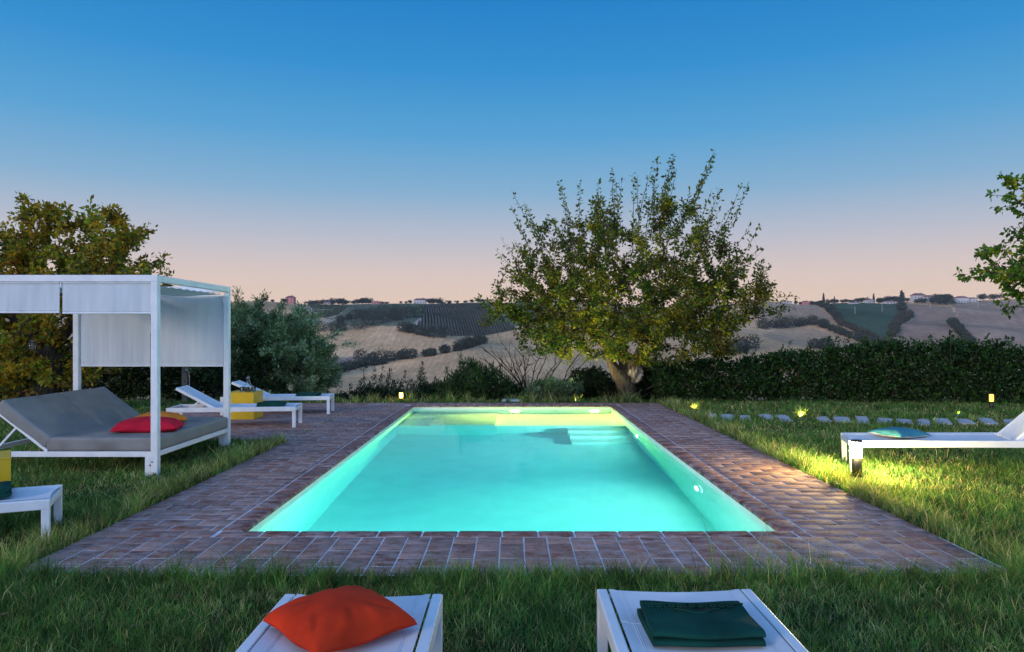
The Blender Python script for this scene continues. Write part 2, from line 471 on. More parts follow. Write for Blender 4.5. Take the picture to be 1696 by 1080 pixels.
# ------------------------------------------------------------------ swimming pool
WZ = -0.085                                        # water level
def pool():
    root = empty('swimming_pool', (0, 9.9, -1.5), 0, 'rectangular lit swimming pool with pale walls, set flush in the paved deck', 'swimming pool')
    inv = Matrix.Translation((0, -9.9, 1.5))
    def fin(m, name, mat):
        m.v = [tuple(inv @ Vector(v)) for v in m.v]
        return m.build(name, mat, root)
    D = -1.45
    x, y0, y1 = PX, PY0, PY1
    m = MB()
    t = -0.022
    m.add([(-x, y0, D), (x, y0, D), (x, y1, D), (-x, y1, D)], [(0, 1, 2, 3)])
    m.add([(-x, y0, D), (-x, y1, D), (-x, y1, t), (-x, y0, t)], [(0, 1, 2, 3)])
    m.add([(x, y0, D), (x, y0, t), (x, y1, t), (x, y1, D)], [(0, 1, 2, 3)])
    m.add([(-x, y0, D), (-x, y0, t), (x, y0, t), (x, y0, D)], [(0, 1, 2, 3)])
    m.add([(-x, y1, D), (x, y1, D), (x, y1, t), (-x, y1, t)], [(0, 1, 2, 3)])
    fin(m, 'basin', M['pool'])
    e = 0.003
    # shallow bench, far left; seat raised nearer the surface to look brighter
    b = MB(); z1 = -0.52; z2 = -0.40; yb = 12.45; xr = -0.27
    rx0, rx1, ry0, ry1 = -1.42, xr - 0.02, 12.48, 13.75
    def slab(x0, x1, ya, yb_, z): b.add([(x0, ya, z), (x1, ya, z), (x1, yb_, z), (x0, yb_, z)], [(0, 1, 2, 3)])
    slab(-x + e, rx0, yb, y1 - e, z1); slab(rx0, rx1, ry1, y1 - e, z1); slab(rx0, rx1, yb, ry0, z1); slab(rx1, xr, yb, y1 - e, z1)
    slab(rx0, rx1, ry0, ry1, z2)
    b.add([(-x + e, yb, D + e), (xr, yb, D + e), (xr, yb, z1), (-x + e, yb, z1)], [(0, 1, 2, 3)])
    b.add([(xr, yb, D + e), (xr, y1 - e, D + e), (xr, y1 - e, z1), (xr, yb, z1)], [(0, 1, 2, 3)])
    for q in (((rx0, ry0), (rx0, ry1)), ((rx0, ry1), (rx1, ry1)), ((rx1, ry1), (rx1, ry0)), ((rx1, ry0), (rx0, ry0))):
        (ax, ay), (bx_, by) = q
        b.add([(ax, ay, z2), (bx_, by, z2), (bx_, by, z1), (ax, ay, z1)], [(0, 1, 2, 3)])
    fin(b, 'bench', M['pool'])
    s = MB()
    s.box(xr + e, x - e, 12.62, y1 - e, D + e, -0.62)
    fin(s, 'shelf', M['pool'])
    for k, (z, yy) in enumerate(((-0.85, 12.25), (-1.05, 11.88), (-1.25, 11.48))):
        s = MB(); s.box(0.95, x - e, yy, (12.617, 12.247, 11.877)[k], D + e, z)
        fin(s, 'step', M['pool'])
    L = MB()
    # lamps: two in the far wall, two in the right wall, two in the near wall
    spec = [((1.65, PY1, -0.27), (0, -1, 0), 'w'), ((0.06, PY1, -0.27), (0, -1, 0), 'w'), ((PX, 7.65, -0.55), (-1, 0, 0), 'c'), ((PX, 11.3, -0.55), (-1, 0, 0), 'c'), ((-1.1, PY0, -0.6), (0, 1, 0), 'n'), ((1.1, PY0, -0.6), (0, 1, 0), 'n')]
    lampm = {'w': mat_emit('warm_pool_lamp', (1.0, 0.72, 0.10), POOLW), 'c': mat_emit('cool_pool_lamp', (0.70, 1.0, 0.89), POOLC), 'n': mat_emit('near_pool_lamp', (0.70, 1.0, 0.89), POOLC * 0.36)}
    for pos, d, k in spec:
        p = Vector(pos); d = Vector(d)
        Mx = Matrix.Translation(inv @ p) @ d.to_track_quat('Z', 'Y').to_matrix().to_4x4()
        r = MB(); r.lathe([(0.115, 0.004), (0.115, 0.03), (0.085, 0.038), (0.078, 0.02)])
        r.v = [tuple(Mx @ Vector(v)) for v in r.v]
        o = r.build('pool_light', M['pool'], root)
        q = MB(); q.lathe([(0.0001, 0.036), (0.04, 0.034), (0.078, 0.024)], n=20)
        q.v = [tuple(Mx @ Vector(v)) for v in q.v]
        q.build('lamp_lens', lampm[k], o)
    sk = MB(); sk.box(0.78, 0.92, y1 - 0.03, y1 - 0.002, -0.30, -0.24); fin(sk, 'inlet', M['steel'])
    w = MB(); w.box(-x - 0.03, x + 0.03, y0 - 0.03, y1 + 0.03, D - 0.05, WZ)
    tag(w.build('water', M['water']), kind='structure')
POOLW, POOLC = 8500.0, 1650.0
pool()

# ------------------------------------------------------------------ sun loungers
def lounger(loc, rz, length, width, pivot, ang, backlen, label, h=0.32):
    "x runs from the foot (0) to the head (-length); y is across"
    root = empty('sun_lounger', loc, rz, label, 'sun lounger', 'white sun loungers round the pool')
    rw, rh = 0.045, 0.07
    m = MB()
    bv = 0.006
    for y in (rw / 2, width - rw / 2):
        m.box(-length, 0, y - rw / 2, y + rw / 2, h - rh, h, None, bv)
    m.box(-rw, -0.002, rw, width - rw, h - rh + 0.004, h - 0.022, None, 0.003)
    m.box(-length + 0.002, -length + rw, rw, width - rw, h - rh + 0.004, h - 0.004, None, 0.003)
    m.box(-pivot - 0.02, -pivot + 0.015, rw, width - rw, h - rh + 0.004, h - 0.03, None, 0.003)
    m.build('frame', M['white'], root)
    for x in (-0.0275, -length + 0.0275):
        for y in (rw / 2, width - rw / 2):
            q = MB(); q.box(x - 0.0265, x + 0.0265, y - rw / 2 + .001, y + rw / 2 - .001, -0.01, h - rh + 0.002, None, 0.004)
            q.build('leg', M['white'], root)
    # seat sling: hems beside the rails, sagging slightly
    s = MB()
    g0, g1 = rw + 0.008, width - rw - 0.008
    def seat(u, v):
        x = -0.004 + u * (-pivot + 0.03); yy = g0 + v * (g1 - g0)
        sag = -0.016 * (math.sin(math.pi * v) ** 0.8) * min(1, u * 6 + 0.15)
        hem = 0.0035 if (v < 0.05 or v > 0.95) else 0
        inset = 0.022 * math.sin(math.pi * v) if u < 0.02 else 0
        return (x - inset, yy, h - 0.004 + sag + hem)
    s.grid(seat, 26, 30)
    seat_o = s.build('seat', M['sling'], root)
    for v_ in (0.085, 0.10, 0.90, 0.915):
        q = MB(); q.tube([tuple(Vector(seat(i / 30, v_)) + Vector((0, 0, 0.0006))) for i in range(31)], 0.0011, 5); q.build('seam', M['sling'], seat_o)
    for u_ in (0.26, 0.75):
        q = MB(); q.tube([tuple(Vector(seat(u_, i / 30)) + Vector((0, 0, 0.0006))) for i in range(31)], 0.0012, 5); q.build('seam', M['sling'], seat_o)
    # backrest
    b = MB(); ca, sa = math.cos(ang), math.sin(ang)
    def bp(t, off=0.0): return (-pivot - t * ca - off * sa * -1 * 0 , h - 0.02 + t * sa)
    by0, by1 = rw + 0.012, width - rw - 0.012
    Mx = Matrix.Translation((-pivot, 0, h - 0.03)) @ Matrix.Rotation(ang, 4, 'Y')
    for y in (by0 + 0.018, by1 - 0.018):
        b.box(-backlen, 0, y - 0.018, y + 0.018, -0.022, 0.022, Mx, 0.005)
    b.box(-backlen, -backlen + 0.036, by0 + 0.036, by1 - 0.036, -0.018, 0.018, Mx, 0.004)
    back = b.build('backrest', M['white'], root)
    q = MB()
    def bs(u, v):
        x = -0.01 - u * (backlen - 0.012); yy = by0 + 0.03 + v * (by1 - by0 - 0.06)
        return tuple(Mx @ Vector((x, yy, 0.018 - 0.025 * math.sin(math.pi * v) * min(1, (1 - u) * 5 + 0.1))))
    q.grid(bs, 16, 20); q.build('backrest_sling', M['sling'], back)
    # notched support strut
    for y in (by0 + 0.055, by1 - 0.055):
        st = MB(); a = Mx @ Vector((-backlen * 0.42, y, -0.02)); e = (a.x - 0.17 * (1 if ang > .6 else 1.3), y, h - rh - 0.05 if ang > .6 else h - rh + 0.0)
        st.bar(a, e, 0.016, 0.024)
        dd = Vector(e) - a
        for k in range(4):
            c = a + dd * (0.35 + 0.16 * k); st.box(c.x - 0.022, c.x + 0.006, y - 0.007, y + 0.007, c.z - 0.026, c.z + 0.0)
        st.build('strut', M['white'], root)
    return root

def on_lounger_top(root_loc, rz, x, y, h=0.32):
    c, s = math.cos(rz), math.sin(rz)
    return (root_loc[0] + x * c - y * s, root_loc[1] + x * s + y * c, h)

# foot ends towards the pool; (loc = near foot corner)
LA = ((-3.33, 11.15, 0.0), R(7)); LB = ((-3.27, 13.0, 0.0), R(6)); LC = ((-3.24, 5.08, -0.035), R(24))
lounger(LA[0], LA[1], 1.90, 0.62, 1.20, R(29), 0.66, 'white sun lounger on the patio in front of the yellow cube with the carafe')
lounger(LB[0], LB[1], 1.90, 0.60, 1.12, R(25), 0.66, 'white sun lounger on the patio behind the yellow cube with the carafe')
lounger(LC[0], LC[1], 1.90, 0.56, 1.25, R(30), 0.66, 'white sun lounger foot on the grass below the daybed, cut off by the photo edge')
# right: foot to the left, head beyond the frame -> mirrored by turning 180 degrees
LR = ((3.56 + 0.65 * math.sin(R(17)), 7.62 + 0.65 * math.cos(R(17)), 0.0), R(163))
_l = lounger(LR[0], LR[1], 2.25, 0.65, 1.53, R(42), 0.72, 'white sun lounger with raised backrest on the lawn behind the bright bollard lamp')
_l.rotation_euler = (0, R(2.4), LR[1])
# two in front of the camera: foot towards the pool (+Y), head below the camera
# with rz = 90 the body runs to -Y and its width to -X, so the corner is the right-hand one
lounger((-0.300, 3.146, 0.0), R(90), 1.95, 0.685, 1.40, R(0.5), 0.50, 'white sun lounger with the orange-red cushion on its foot end')
lounger((1.056, 3.206, 0.0), R(90), 1.95, 0.682, 1.40, R(0.5), 0.50, 'white sun lounger carrying the folded green towel with the woven relief band')

# ------------------------------------------------------------------ cushions and towels
def cushion(name, mat, loc, rz, sx, sy, t, label, cat='cushion', under=None, group=None, tilt=(0, 0), seed=0):
    "pillow with pulled-out corners, resting with its lowest point on z=loc.z"
    rs = np.random.default_rng(seed)
    ph = rs.uniform(0, 6.28, 8)
    N = 40
    def prof(u, v):
        a = 1 - abs(u) ** 2.3; b = 1 - abs(v) ** 2.3
        return max(0.0, a * b) ** 0.42
    def pos(u, v):
        k = 1 - 0.055 * (1 - u * u) * abs(v) ** 3; l = 1 - 0.055 * (1 - v * v) * abs(u) ** 3
        return u * sx / 2 * l, v * sy / 2 * k
    def wr(u, v):
        e = max(abs(u), abs(v)); w = max(0, (e - 0.45)) * 2
        an = math.atan2(v, u)
        return w * (0.09 * math.sin(an * 9 + ph[0]) + 0.06 * math.sin(an * 17 + ph[1] + 3 * e)) * (1 - e ** 6)
    def crs(u, v):
        o = 0.0
        for k, (a, b) in enumerate(((1, 1), (1, -1), (-1, 1), (-1, -1))):
            dx_, dy_ = a - u, b - v; d_ = math.hypot(dx_, dy_); an = math.atan2(dy_ * b, dx_ * a)
            o -= 0.10 * math.exp(-((d_ - 0.55) / 0.32) ** 2) * max(0, math.cos(9 * (an - 0.78) + ph[k])) ** 3
        return o
    def top(i, j):
        u = 2 * i - 1; v = 2 * j - 1
        x, y = pos(u, v); z = t * 0.62 * prof(u, v) * (1 + wr(u, v) + crs(u, v) + 0.05 * math.sin(3 * u + ph[2]) * math.cos(2.4 * v + ph[3]))
        e = max(abs(u), abs(v)) ** 8
        return (x, y, z + 0.30 * t - 0.10 * t * e * (0.5 + 0.5 * math.sin(5 * (u + v) + ph[4])))
    def bot(i, j):
        u = 1 - 2 * i; v = 2 * j - 1
        x, y = pos(u, v)
        e = max(abs(u), abs(v)) ** 8
        return (x, y, 0.30 * t - 0.30 * t * min(1, 1.15 * prof(u, v)) - 0.10 * t * e * (0.5 + 0.5 * math.sin(5 * (u + v) + ph[4])))
    m = MB(); m.grid(top, N, N)
    if under is None:
        m.grid(bot, N, N)
    o = m.build(name, mat)
    if under is not None:
        n = MB(); n.grid(bot, N, N); n.build('underside', under, o)
    o.location = loc; o.rotation_euler = (tilt[0], tilt[1], rz)
    return tag(o, label, cat, group)

cushion('cushion', M['rust'], (-0.655, 2.755, 0.318), R(42), 0.43, 0.43, 0.145, 'plump orange-red velvet cushion on the lounger closest to the camera', seed=3)
cushion('cushion', M['teal'], (4.20, 7.86, 0.336), R(20), 0.44, 0.44, 0.095, 'flat teal cushion with a cream underside on the lounger with raised backrest', under=M['cream'], seed=5)
cushion('cushion', M['red'], (-3.97, 7.92, 0.378), R(14), 0.66, 0.46, 0.17, 'crimson velvet cushion on the grey daybed mattress', seed=8)
cushion('cushion', M['orange'], (-4.17, 8.55, 0.378), R(-6), 0.50, 0.42, 0.16, 'orange yellow cushion lying behind the crimson one on the daybed', seed=9)

def mat_towel_letters():
    return M['towel']
def towel(loc, rz, sx, sy, t, label, seed=0, relief=False):
    "folded towel: soft stack of layers with rounded folds and a sagging outline"
    rs = np.random.default_rng(seed); ph = rs.uniform(0, 6.28, 10)
    root = empty('folded_towel', loc, rz, label, 'towel', 'dark green folded towels')
    nl = 2
    for k in range(nl):
        m = MB(); tt = t / nl; z0 = k * tt * 0.96
        ex = 1 - 0.025 * k
        def ring(u, v, k=k, z0=z0, tt=tt, ex=ex):
            # u around the closed section (stadium), v across
            a = u * 2 * math.pi
            cx, cz = math.cos(a), math.sin(a)
            px_ = (abs(cx) ** 0.30) * (1 if cx > 0 else -1) * sx / 2 * ex
            pz = (abs(cz) ** 0.75) * (1 if cz > 0 else -1) * tt / 2
            y = (v - 0.5) * sy * ex * (1 + 0.015 * math.sin(4 * px_ / sx + ph[k]))
            wv = 0.10 * t * math.sin(px_ / sx * 7 + ph[2]) * math.cos(y / sy * 5 + ph[3]) * (k + 0.3)
            px_ += 0.012 * sx * math.sin(y / sy * 6 + ph[4 + k])
            droop = -0.10 * tt * (abs(2 * v - 1) ** 6)
            tex = 0.0
            if relief and k == nl - 1 and cz > 0.2:
                tex = 0.0024 * math.sin(px_ * 520) * math.sin(y * 520) if (px_ < -0.01) else 0.0
            return (px_, y, z0 + tt / 2 + pz + wv + droop + tex)
        m.grid(ring, 180 if relief else 56, 120 if relief else 22)
        e0 = [ring(i / 40, 0) for i in range(40)]; e1 = [ring(i / 40, 1) for i in range(40)]
        m.add(e0, [tuple(range(39, -1, -1))]); m.add(e1, [tuple(range(40))])
        o = m.build('folded_layer', M['towel'], root)
    return root
def emblem(parent, cx, cy_, z, scale, mat):
    "woven relief band: a line, round loops and strokes, and a leaf-like swoosh below it"
    m = MB()
    m.tube([(cx + (i / 10 - .5) * 0.40 * scale, cy_ + 0.052 * scale, z) for i in range(11)], 0.003, 6)
    x = -0.18
    for k in range(12):
        if k in (2, 5, 8):
            m.tube([(cx + x * scale, cy_ + 0.045 * scale, z), (cx + x * scale, cy_ + 0.018 * scale, z)], 0.0036, 6)
            x += 0.018
        else:
            m.tube([(cx + (x + 0.011 + 0.011 * math.cos(a)) * scale, cy_ + (0.031 + 0.012 * math.sin(a)) * scale, z) for a in np.linspace(0, 6.0, 14)], 0.0036, 6)
            x += 0.032
    m.tube([(cx + (-0.09 + 0.18 * t) * scale, cy_ + (-0.006 - 0.03 * math.sin(math.pi * t) + 0.01 * math.sin(9 * t)) * scale, z) for t in np.linspace(0, 1, 20)], 0.004, 6)
    return m.build('woven_relief', mat, parent)

tw = towel((0.715, 2.775, 0.312), R(-90), 0.33, 0.41, 0.062, 'folded dark green towel with a woven relief band, biggest of the towels', 1, True)
top_layer = [c for c in bpy.data.objects if c.parent == tw][-1]
em = emblem(top_layer, 0, 0, 0, 1.0, M['towel'])
em.location = (-0.045, 0.0, 0.066); em.rotation_euler = (0, 0, R(90))
towel(on_lounger_top(LA[0], LA[1], -0.42, 0.30, 0.313), LA[1] + R(4), 0.42, 0.34, 0.055, 'folded dark green towel on the patio lounger in front of the yellow cube', 2)
towel(on_lounger_top(LB[0], LB[1], -0.42, 0.30, 0.313), LB[1] - R(3), 0.40, 0.34, 0.05, 'folded dark green towel on the patio lounger behind the yellow cube', 3)
towel(on_lounger_top(LC[0], LC[1], -0.52, 0.34, 0.283), LC[1] + R(8), 0.46, 0.34, 0.075, 'rumpled dark green towel on the lounger cut off by the photo edge', 4)

# ------------------------------------------------------------------ canopied daybed
def cabana():
    xl, xr, yf, yb, zt = -5.57, -3.65, 7.42, 9.28, 2.045
    root = empty('canopied_daybed', (xl, yf, 0), 0, 'white framed daybed with fabric canopy, grey mattress and two tilted grey back cushions', 'daybed')
    inv = Matrix.Translation((-xl, -yf, 0))
    def fin(m, name, mat, par=root):
        m.v = [tuple(inv @ Vector(v)) for v in m.v]; return m.build(name, mat, par)
    pw = 0.07
    for x in (xl, xr):
        for y in (yf, yb):
            m = MB(); m.box(x - pw / 2, x + pw / 2, y - pw / 2, y + pw / 2, -0.02, zt - pw + 0.001, None, 0.006)
            o = fin(m, 'post', M['white'])
            if y == yf and x == xr:
                for zz, dx in ((0.14, 0.01), (0.105, -0.012)):
                    q = MB()
                    q.lathe([(0.0, 0.0), (0.008, 0.0), (0.008, 0.006), (0.0, 0.008)], (0, 0, 0), 10)
                    n = 40
                    vs = [Vector((v[0], v[1], v[2])) for v in q.v[-n:]]
                    q.v[-n:] = [(xr - 0.03 + dx + v.x, yf - pw / 2 - v.z, zz + v.y) for v in vs]
                    fin(q, 'bolt', M['steel'], o)
    def beam(x0, x1, y0, y1, z0, z1, name='beam'):
        m = MB(); m.box(x0, x1, y0, y1, z0, z1, None, 0.005); return fin(m, name, M['white'])
    h = pw / 2
    beam(xl - h, xr + h, yf - h, yf + h, zt - pw, zt); beam(xl - h, xr + h, yb - h, yb + h, zt - pw, zt)
    beam(xl - h, xl + h, yf + h, yb - h, zt - pw + .002, zt - .002); beam(xr - h, xr + h, yf + h, yb - h, zt - pw + .002, zt - .002)
    xm = (xl + xr) / 2
    beam(xm - 0.02, xm + 0.02, yf + h, yb - h, zt - pw + 0.008, zt - 0.02)
    beam(xm - 0.008, xm + 0.008, yf - 0.02, yf - 0.004, zt - 0.13, zt - pw, 'hanger')
    # roof cloth hung under the beams
    for a, b in ((xl + 0.05, xm - 0.03), (xm + 0.03, xr - 0.05)):
        m = MB()
        def rf(u, v, a=a, b=b):
            return (a + u * (b - a), yf + 0.07 + v * (yb - yf - 0.14), zt - 0.10 - 0.025 * math.sin(math.pi * u) * (0.6 + 0.4 * math.cos(6 * v)) - 0.006 * math.sin(v * 60 + u * 3))
        m.grid(rf, 20, 90); fin(m, 'roof_cloth', M['canopy'])
    # hanging cloths, with a weighted hem
    def drape(x0, x1, y, z0, z1, seed, name):
        ph = np.random.default_rng(seed).uniform(0, 6.28, 8)
        m = MB()
        def f(u, v):
            w = (0.2 + v) * (0.0014 * math.sin(u * 47 + ph[0] + 2 * v) + 0.0008 * math.sin(u * 91 + ph[1]) + 0.006 * math.sin(u * 9 + ph[2] + v))
            return (x0 + u * (x1 - x0), y + w * 0.8, z1 - v * (z1 - z0))
        m.grid(f, 130, 12)
        o = fin(m, name, M['canopy'])
        for vv, r in ((1.0, 0.008), (0.0, 0.011)):
            q = MB(); q.tube([Vector(f(i / 40, vv)) for i in range(41)], r, 8)
            fin(q, 'hem_rod', M['white'], o)
        q = MB()
        for zz in (z1 - 0.93 * (z1 - z0),):
            q.tube([Vector(f(i / 40, 0.93)) + Vector((0, -0.002, 0)) for i in range(41)], 0.0022, 5)
        fin(q, 'hem_seam', M['canopy'], o)
    drape(xl + 0.04, xm - 0.015, yf - 0.012, 1.662, 1.965, 1, 'valance'); drape(xm + 0.015, xr - 0.045, yf - 0.012, 1.655, 1.965, 2, 'valance')
    drape(xl + 0.05, xm - 0.02, yb - 0.01, 1.03, 1.925, 3, 'back_curtain'); drape(xm + 0.02, xr - 0.045, yb - 0.01, 1.03, 1.925, 4, 'back_curtain')
    # bed frame
    zf = 0.24
    m = MB()
    m.box(xl + h, xr - h, yf - 0.02, yf + 0.02, zf - 0.055, zf, None, 0.005); m.box(xl + h, xr - h, yb - 0.02, yb + 0.02, zf - 0.055, zf, None, 0.005)
    m.box(xr - 0.02, xr + 0.02, yf + h, yb - h, zf - 0.055, zf - 0.001, None, 0.005); m.box(xl - 0.02, xl + 0.02, yf + h, yb - h, zf - 0.055, zf - 0.001, None, 0.005)
    m.box(-4.80, -4.76, yf + 0.02, yb - 0.02, zf - 0.05, zf - 0.004, None, 0.004)
    for k in range(7):
        xx = -4.6 + k * 0.14; m.box(xx - 0.03, xx + 0.03, yf + 0.02, yb - 0.02, zf - 0.02, zf - 0.003)
    fin(m, 'bed_frame', M['white'])
    for x, y in ((xr, yf), (xr, yb), (xl, yf), (xl, yb)):
        s = -1 if x == xr else 1
        m = MB(); m.box(x + s * h + (0 if s > 0 else -0.06), x + s * h + (0.06 if s > 0 else 0), y - h + 0.002, y + h - 0.002, -0.02, zf - 0.056, None, 0.005); fin(m, 'leg', M['white'])
    # mattress and back cushions: soft slabs
    def slab(L, Wd, T, Mx, name, seed):
        ph = np.random.default_rng(seed).uniform(0, 6.28, 8)
        e = 0.03
        m = MB(); N = 36
        def soft(u, v, w):
            p = []
            return Vector((u * L, v * Wd, w * T))
        def shell(fx):
            m.grid(fx, N, N)
        def rnd(x, y, z):
            # rounded box: clamp into the inner box and push out by e
            ix = min(max(x, e), L - e); iy = min(max(y, e), Wd - e); iz = min(max(z, e), T - e)
            d = Vector((x - ix, y - iy, z - iz))
            if d.length > 1e-9: d = d.normalized() * e
            q = Vector((ix, iy, iz)) + d
            puff = 0.012 * math.sin(math.pi * min(1, max(0, x / L))) * math.sin(math.pi * min(1, max(0, y / Wd)))
            q.z += (puff + 0.003 * math.sin(x * 8 + ph[0]) * math.sin(y * 7 + ph[1])) * (1 if z > T / 2 else 0)
            q.y += 0.003 * math.sin(x * 9 + ph[2]) ; q.x += 0.003 * math.sin(y * 9 + ph[3])
            return Mx @ q
        def w(t, A):      # finer near the ends
            return A * (0.5 - 0.5 * math.cos(math.pi * t))
        m.grid(lambda u, v: rnd(w(u, L), w(v, Wd), T), N, N)
        m.grid(lambda u, v: rnd(w(1 - u, L), w(v, Wd), 0), N, N)
        m.grid(lambda u, v: rnd(w(u, L), 0, w(v, T)), N, 14); m.grid(lambda u, v: rnd(w(1 - u, L), Wd, w(v, T)), N, 14)
        m.grid(lambda u, v: rnd(0, w(1 - u, Wd), w(v, T)), N, 14); m.grid(lambda u, v: rnd(L, w(u, Wd), w(v, T)), N, 14)
        o = fin(m, name, M['grey'])
        return o
    slab(1.15, yb - yf + 0.02, 0.142, Matrix.Translation((-4.775, yf - 0.01, zf)), 'mattress', 1)
    ang = R(38)
    for k in range(2):
        y0 = yf - 0.01 + k * (yb - yf + 0.02) / 2 + (0.004 if k else 0)
        # cushion's own x runs down the slope: start at the top
        Lb = 0.66
        Mx = Matrix.Translation((-4.79, y0, zf + 0.02)) @ Matrix.Rotation(ang, 4, 'Y') @ Matrix.Translation((-Lb, 0, 0))
        slab(Lb, (yb - yf) / 2 + 0.004, 0.142, Mx, 'back_cushion', 5 + k)
        f = MB()
        A = Matrix.Translation((-4.76, 0, zf + 0.005)) @ Matrix.Rotation(ang, 4, 'Y')
        for yy in (y0 + 0.02, y0 + 0.90):
            f.bar(A @ Vector((0, yy, 0)), A @ Vector((-0.72, yy, 0)), 0.03, 0.03)
            a = A @ Vector((-0.40, yy, -0.01)); f.bar(a, (a.x - 0.24, yy, zf - 0.02), 0.016, 0.02)
        f.bar(A @ Vector((-0.70, y0 + 0.035, 0)), A @ Vector((-0.70, y0 + 0.885, 0)), 0.028, 0.028)
        f.bar(A @ Vector((-0.05, y0 + 0.035, 0)), A @ Vector((-0.05, y0 + 0.885, 0)), 0.028, 0.028)
        fin(f, 'backrest_frame', M['white'])
    return root
cabana()

# ------------------------------------------------------------------ yellow cubes with carafe and tumblers
def yellow_cube(x, y, label, rz=0.0, s=0.455):
    root = empty('side_table', (x, y, 0), rz, label, 'side table')
    m = MB(); m.box(-s / 2, s / 2, -s / 2, s / 2, 0.0, s - 0.012, None, 0.006); m.build('box_body', M['yellow'], root)
    m = MB(); m.box(-s / 2 - 0.003, s / 2 + 0.003, -s / 2 - 0.003, s / 2 + 0.003, s - 0.0125, s, None, 0.003); m.build('table_top', M['yellow'], root)
    return root
yellow_cube(-4.565, 12.40, 'yellow cube side table with a glass carafe, between the two patio loungers')
yellow_cube(-4.33, 5.86, 'yellow cube side table on the grass at the photo edge, behind a green towel', R(35))
c = empty('carafe', (-4.50, 12.36, 0.456), 0, 'clear glass carafe with flared neck on the yellow cube', 'carafe')
m = MB(); m.lathe([(0.0, 0.0), (0.062, 0.0), (0.068, 0.02), (0.066, 0.09), (0.034, 0.15), (0.024, 0.20), (0.028, 0.235), (0.048, 0.262), (0.046, 0.262), (0.025, 0.235), (0.021, 0.20), (0.031, 0.15), (0.063, 0.09), (0.064, 0.02), (0.0, 0.006)], n=28)
m.build('glass_body', M['glass'], c)
for dx, dy, lab in ((0.105, -0.03, 'small clear tumbler on the yellow cube just right of the carafe'), (-0.085, -0.06, 'small clear tumbler on the yellow cube just left of the carafe'), (0.03, -0.12, 'small clear tumbler on the yellow cube in front of the carafe')):
    m = MB(); m.lathe([(0.0, 0.0), (0.03, 0.0), (0.036, 0.085), (0.034, 0.085), (0.028, 0.008), (0.0, 0.008)], n=20)
    o = m.build('tumbler', M['glass']); o.location = (-4.50 + dx, 12.36 + dy, 0.456)
    tag(o, lab, 'glass', 'tumblers on the yellow cube')

# ------------------------------------------------------------------ garden lamps
def bollard(x, y, z, h, r, strength, col, label):
    root = empty('bollard_lamp', (x, y, z), 0, label, 'garden lamp', 'bollard lamps in the garden')
    m = MB(); m.lathe([(0.0, 0.0), (r * 1.0, 0.0), (r, h * 0.50), (0, h * 0.50)]); m.build('post', M['dark'], root)
    e = mat_emit('lamp_glow', col, strength)
    m = MB(); m.lathe([(r * 0.93, h * 0.50 + .001), (r * 1.02, h * 0.72), (r * 0.93, h * 0.945)], n=24); m.build('diffuser', e, root)
    m = MB(); m.lathe([(0, h * 0.95), (r * 1.15, h * 0.945), (r * 1.18, h * 0.975), (r * 1.12, h * 1.0), (0, h * 1.01)], n=24); m.build('cap', M['dark'], root)
    m = MB()
    for k in range(3):
        a = 2.1 * k + 0.6; m.tube([(r * 1.05 * math.cos(a), r * 1.05 * math.sin(a), h * 0.48), (r * 1.05 * math.cos(a), r * 1.05 * math.sin(a), h * 0.97)], 0.003, 6)
    m.build('guard_bar', M['steel'], root)
bollard(3.535, 7.43, 0, 0.355, 0.050, 1350, (1.0, 0.80, 0.30), 'bright warm bollard lamp in the lawn at the foot of the lounger with raised backrest')
bollard(9.10, 13.75, 0, 0.31, 0.036, 5, (1.0, 0.42, 0.05), 'dim orange bollard lamp in front of the long hedge')
bollard(-2.38, 15.55, -0.06, 0.25, 0.036, 22, (1.0, 0.60, 0.06), 'small glowing yellow bollard lamp at the far border of the patio')
for x, y, lab in ((3.42, 13.55, 'small ground spotlight in the lit grass tuft beside the deck corner'), (4.92, 12.35, 'small ground spotlight in the lit grass tuft in the gap of the stepping stones'),
                  (7.85, 12.75, 'small ground spotlight in the lit grass behind the raised backrest')):
    root = empty('ground_spotlight', (x, y, -0.01), 0, lab, 'spotlight', 'ground spotlights in the lawn')
    m = MB(); m.lathe([(0.0, 0), (0.045, 0.0), (0.045, 0.035), (0.036, 0.04), (0.034, 0.028)], n=16); m.build('housing', M['steel'], root)
    m = MB(); m.lathe([(0.0001, 0.03), (0.033, 0.028)], n=16); m.build('lens', mat_emit('spot_glow', (1.0, 0.88, 0.25), 3), root)
    d = bpy.data.lights.new('spot_light', 'SPOT'); d.energy = 14; d.color = (1.0, 0.88, 0.30); d.spot_size = R(150); d.spot_blend = 0.6; d.shadow_soft_size = 0.03
    o = bpy.data.objects.new('spot_light', d); COL.objects.link(o); o.parent = root; o.location = (0, 0, 0.045); o.rotation_euler = (R(180), 0, 0)

def added_tree_uplight(x, y):  # added lamp, standing in for the pool glow on the crown
    root = empty('ground_spotlight', (x, y, -0.02), 0, 'small ground spotlight added near the gnarled trunk to brighten the crown', 'spotlight', 'ground spotlights in the lawn')
    m = MB(); m.lathe([(0.0, 0), (0.045, 0.0), (0.045, 0.035), (0.036, 0.04), (0.034, 0.028)], n=16); m.build('housing', M['steel'], root)
    m = MB(); m.lathe([(0.0001, 0.03), (0.033, 0.028)], n=16); m.build('lens', mat_emit('added_uplight_glow', (1.0, 0.85, 0.3), 2), root)
    d = bpy.data.lights.new('added_uplight', 'SPOT'); d.energy = 200; d.color = (1.0, 0.86, 0.42); d.spot_size = R(115); d.spot_blend = 0.9; d.shadow_soft_size = 0.03
    o = bpy.data.objects.new('added_uplight', d); COL.objects.link(o); o.parent = root; o.location = (0, 0, 0.05)
    o.rotation_euler = Vector((0.42, 0.10, 1.0)).to_track_quat('-Z', 'Y').to_euler()
added_tree_uplight(1.35, 15.30)

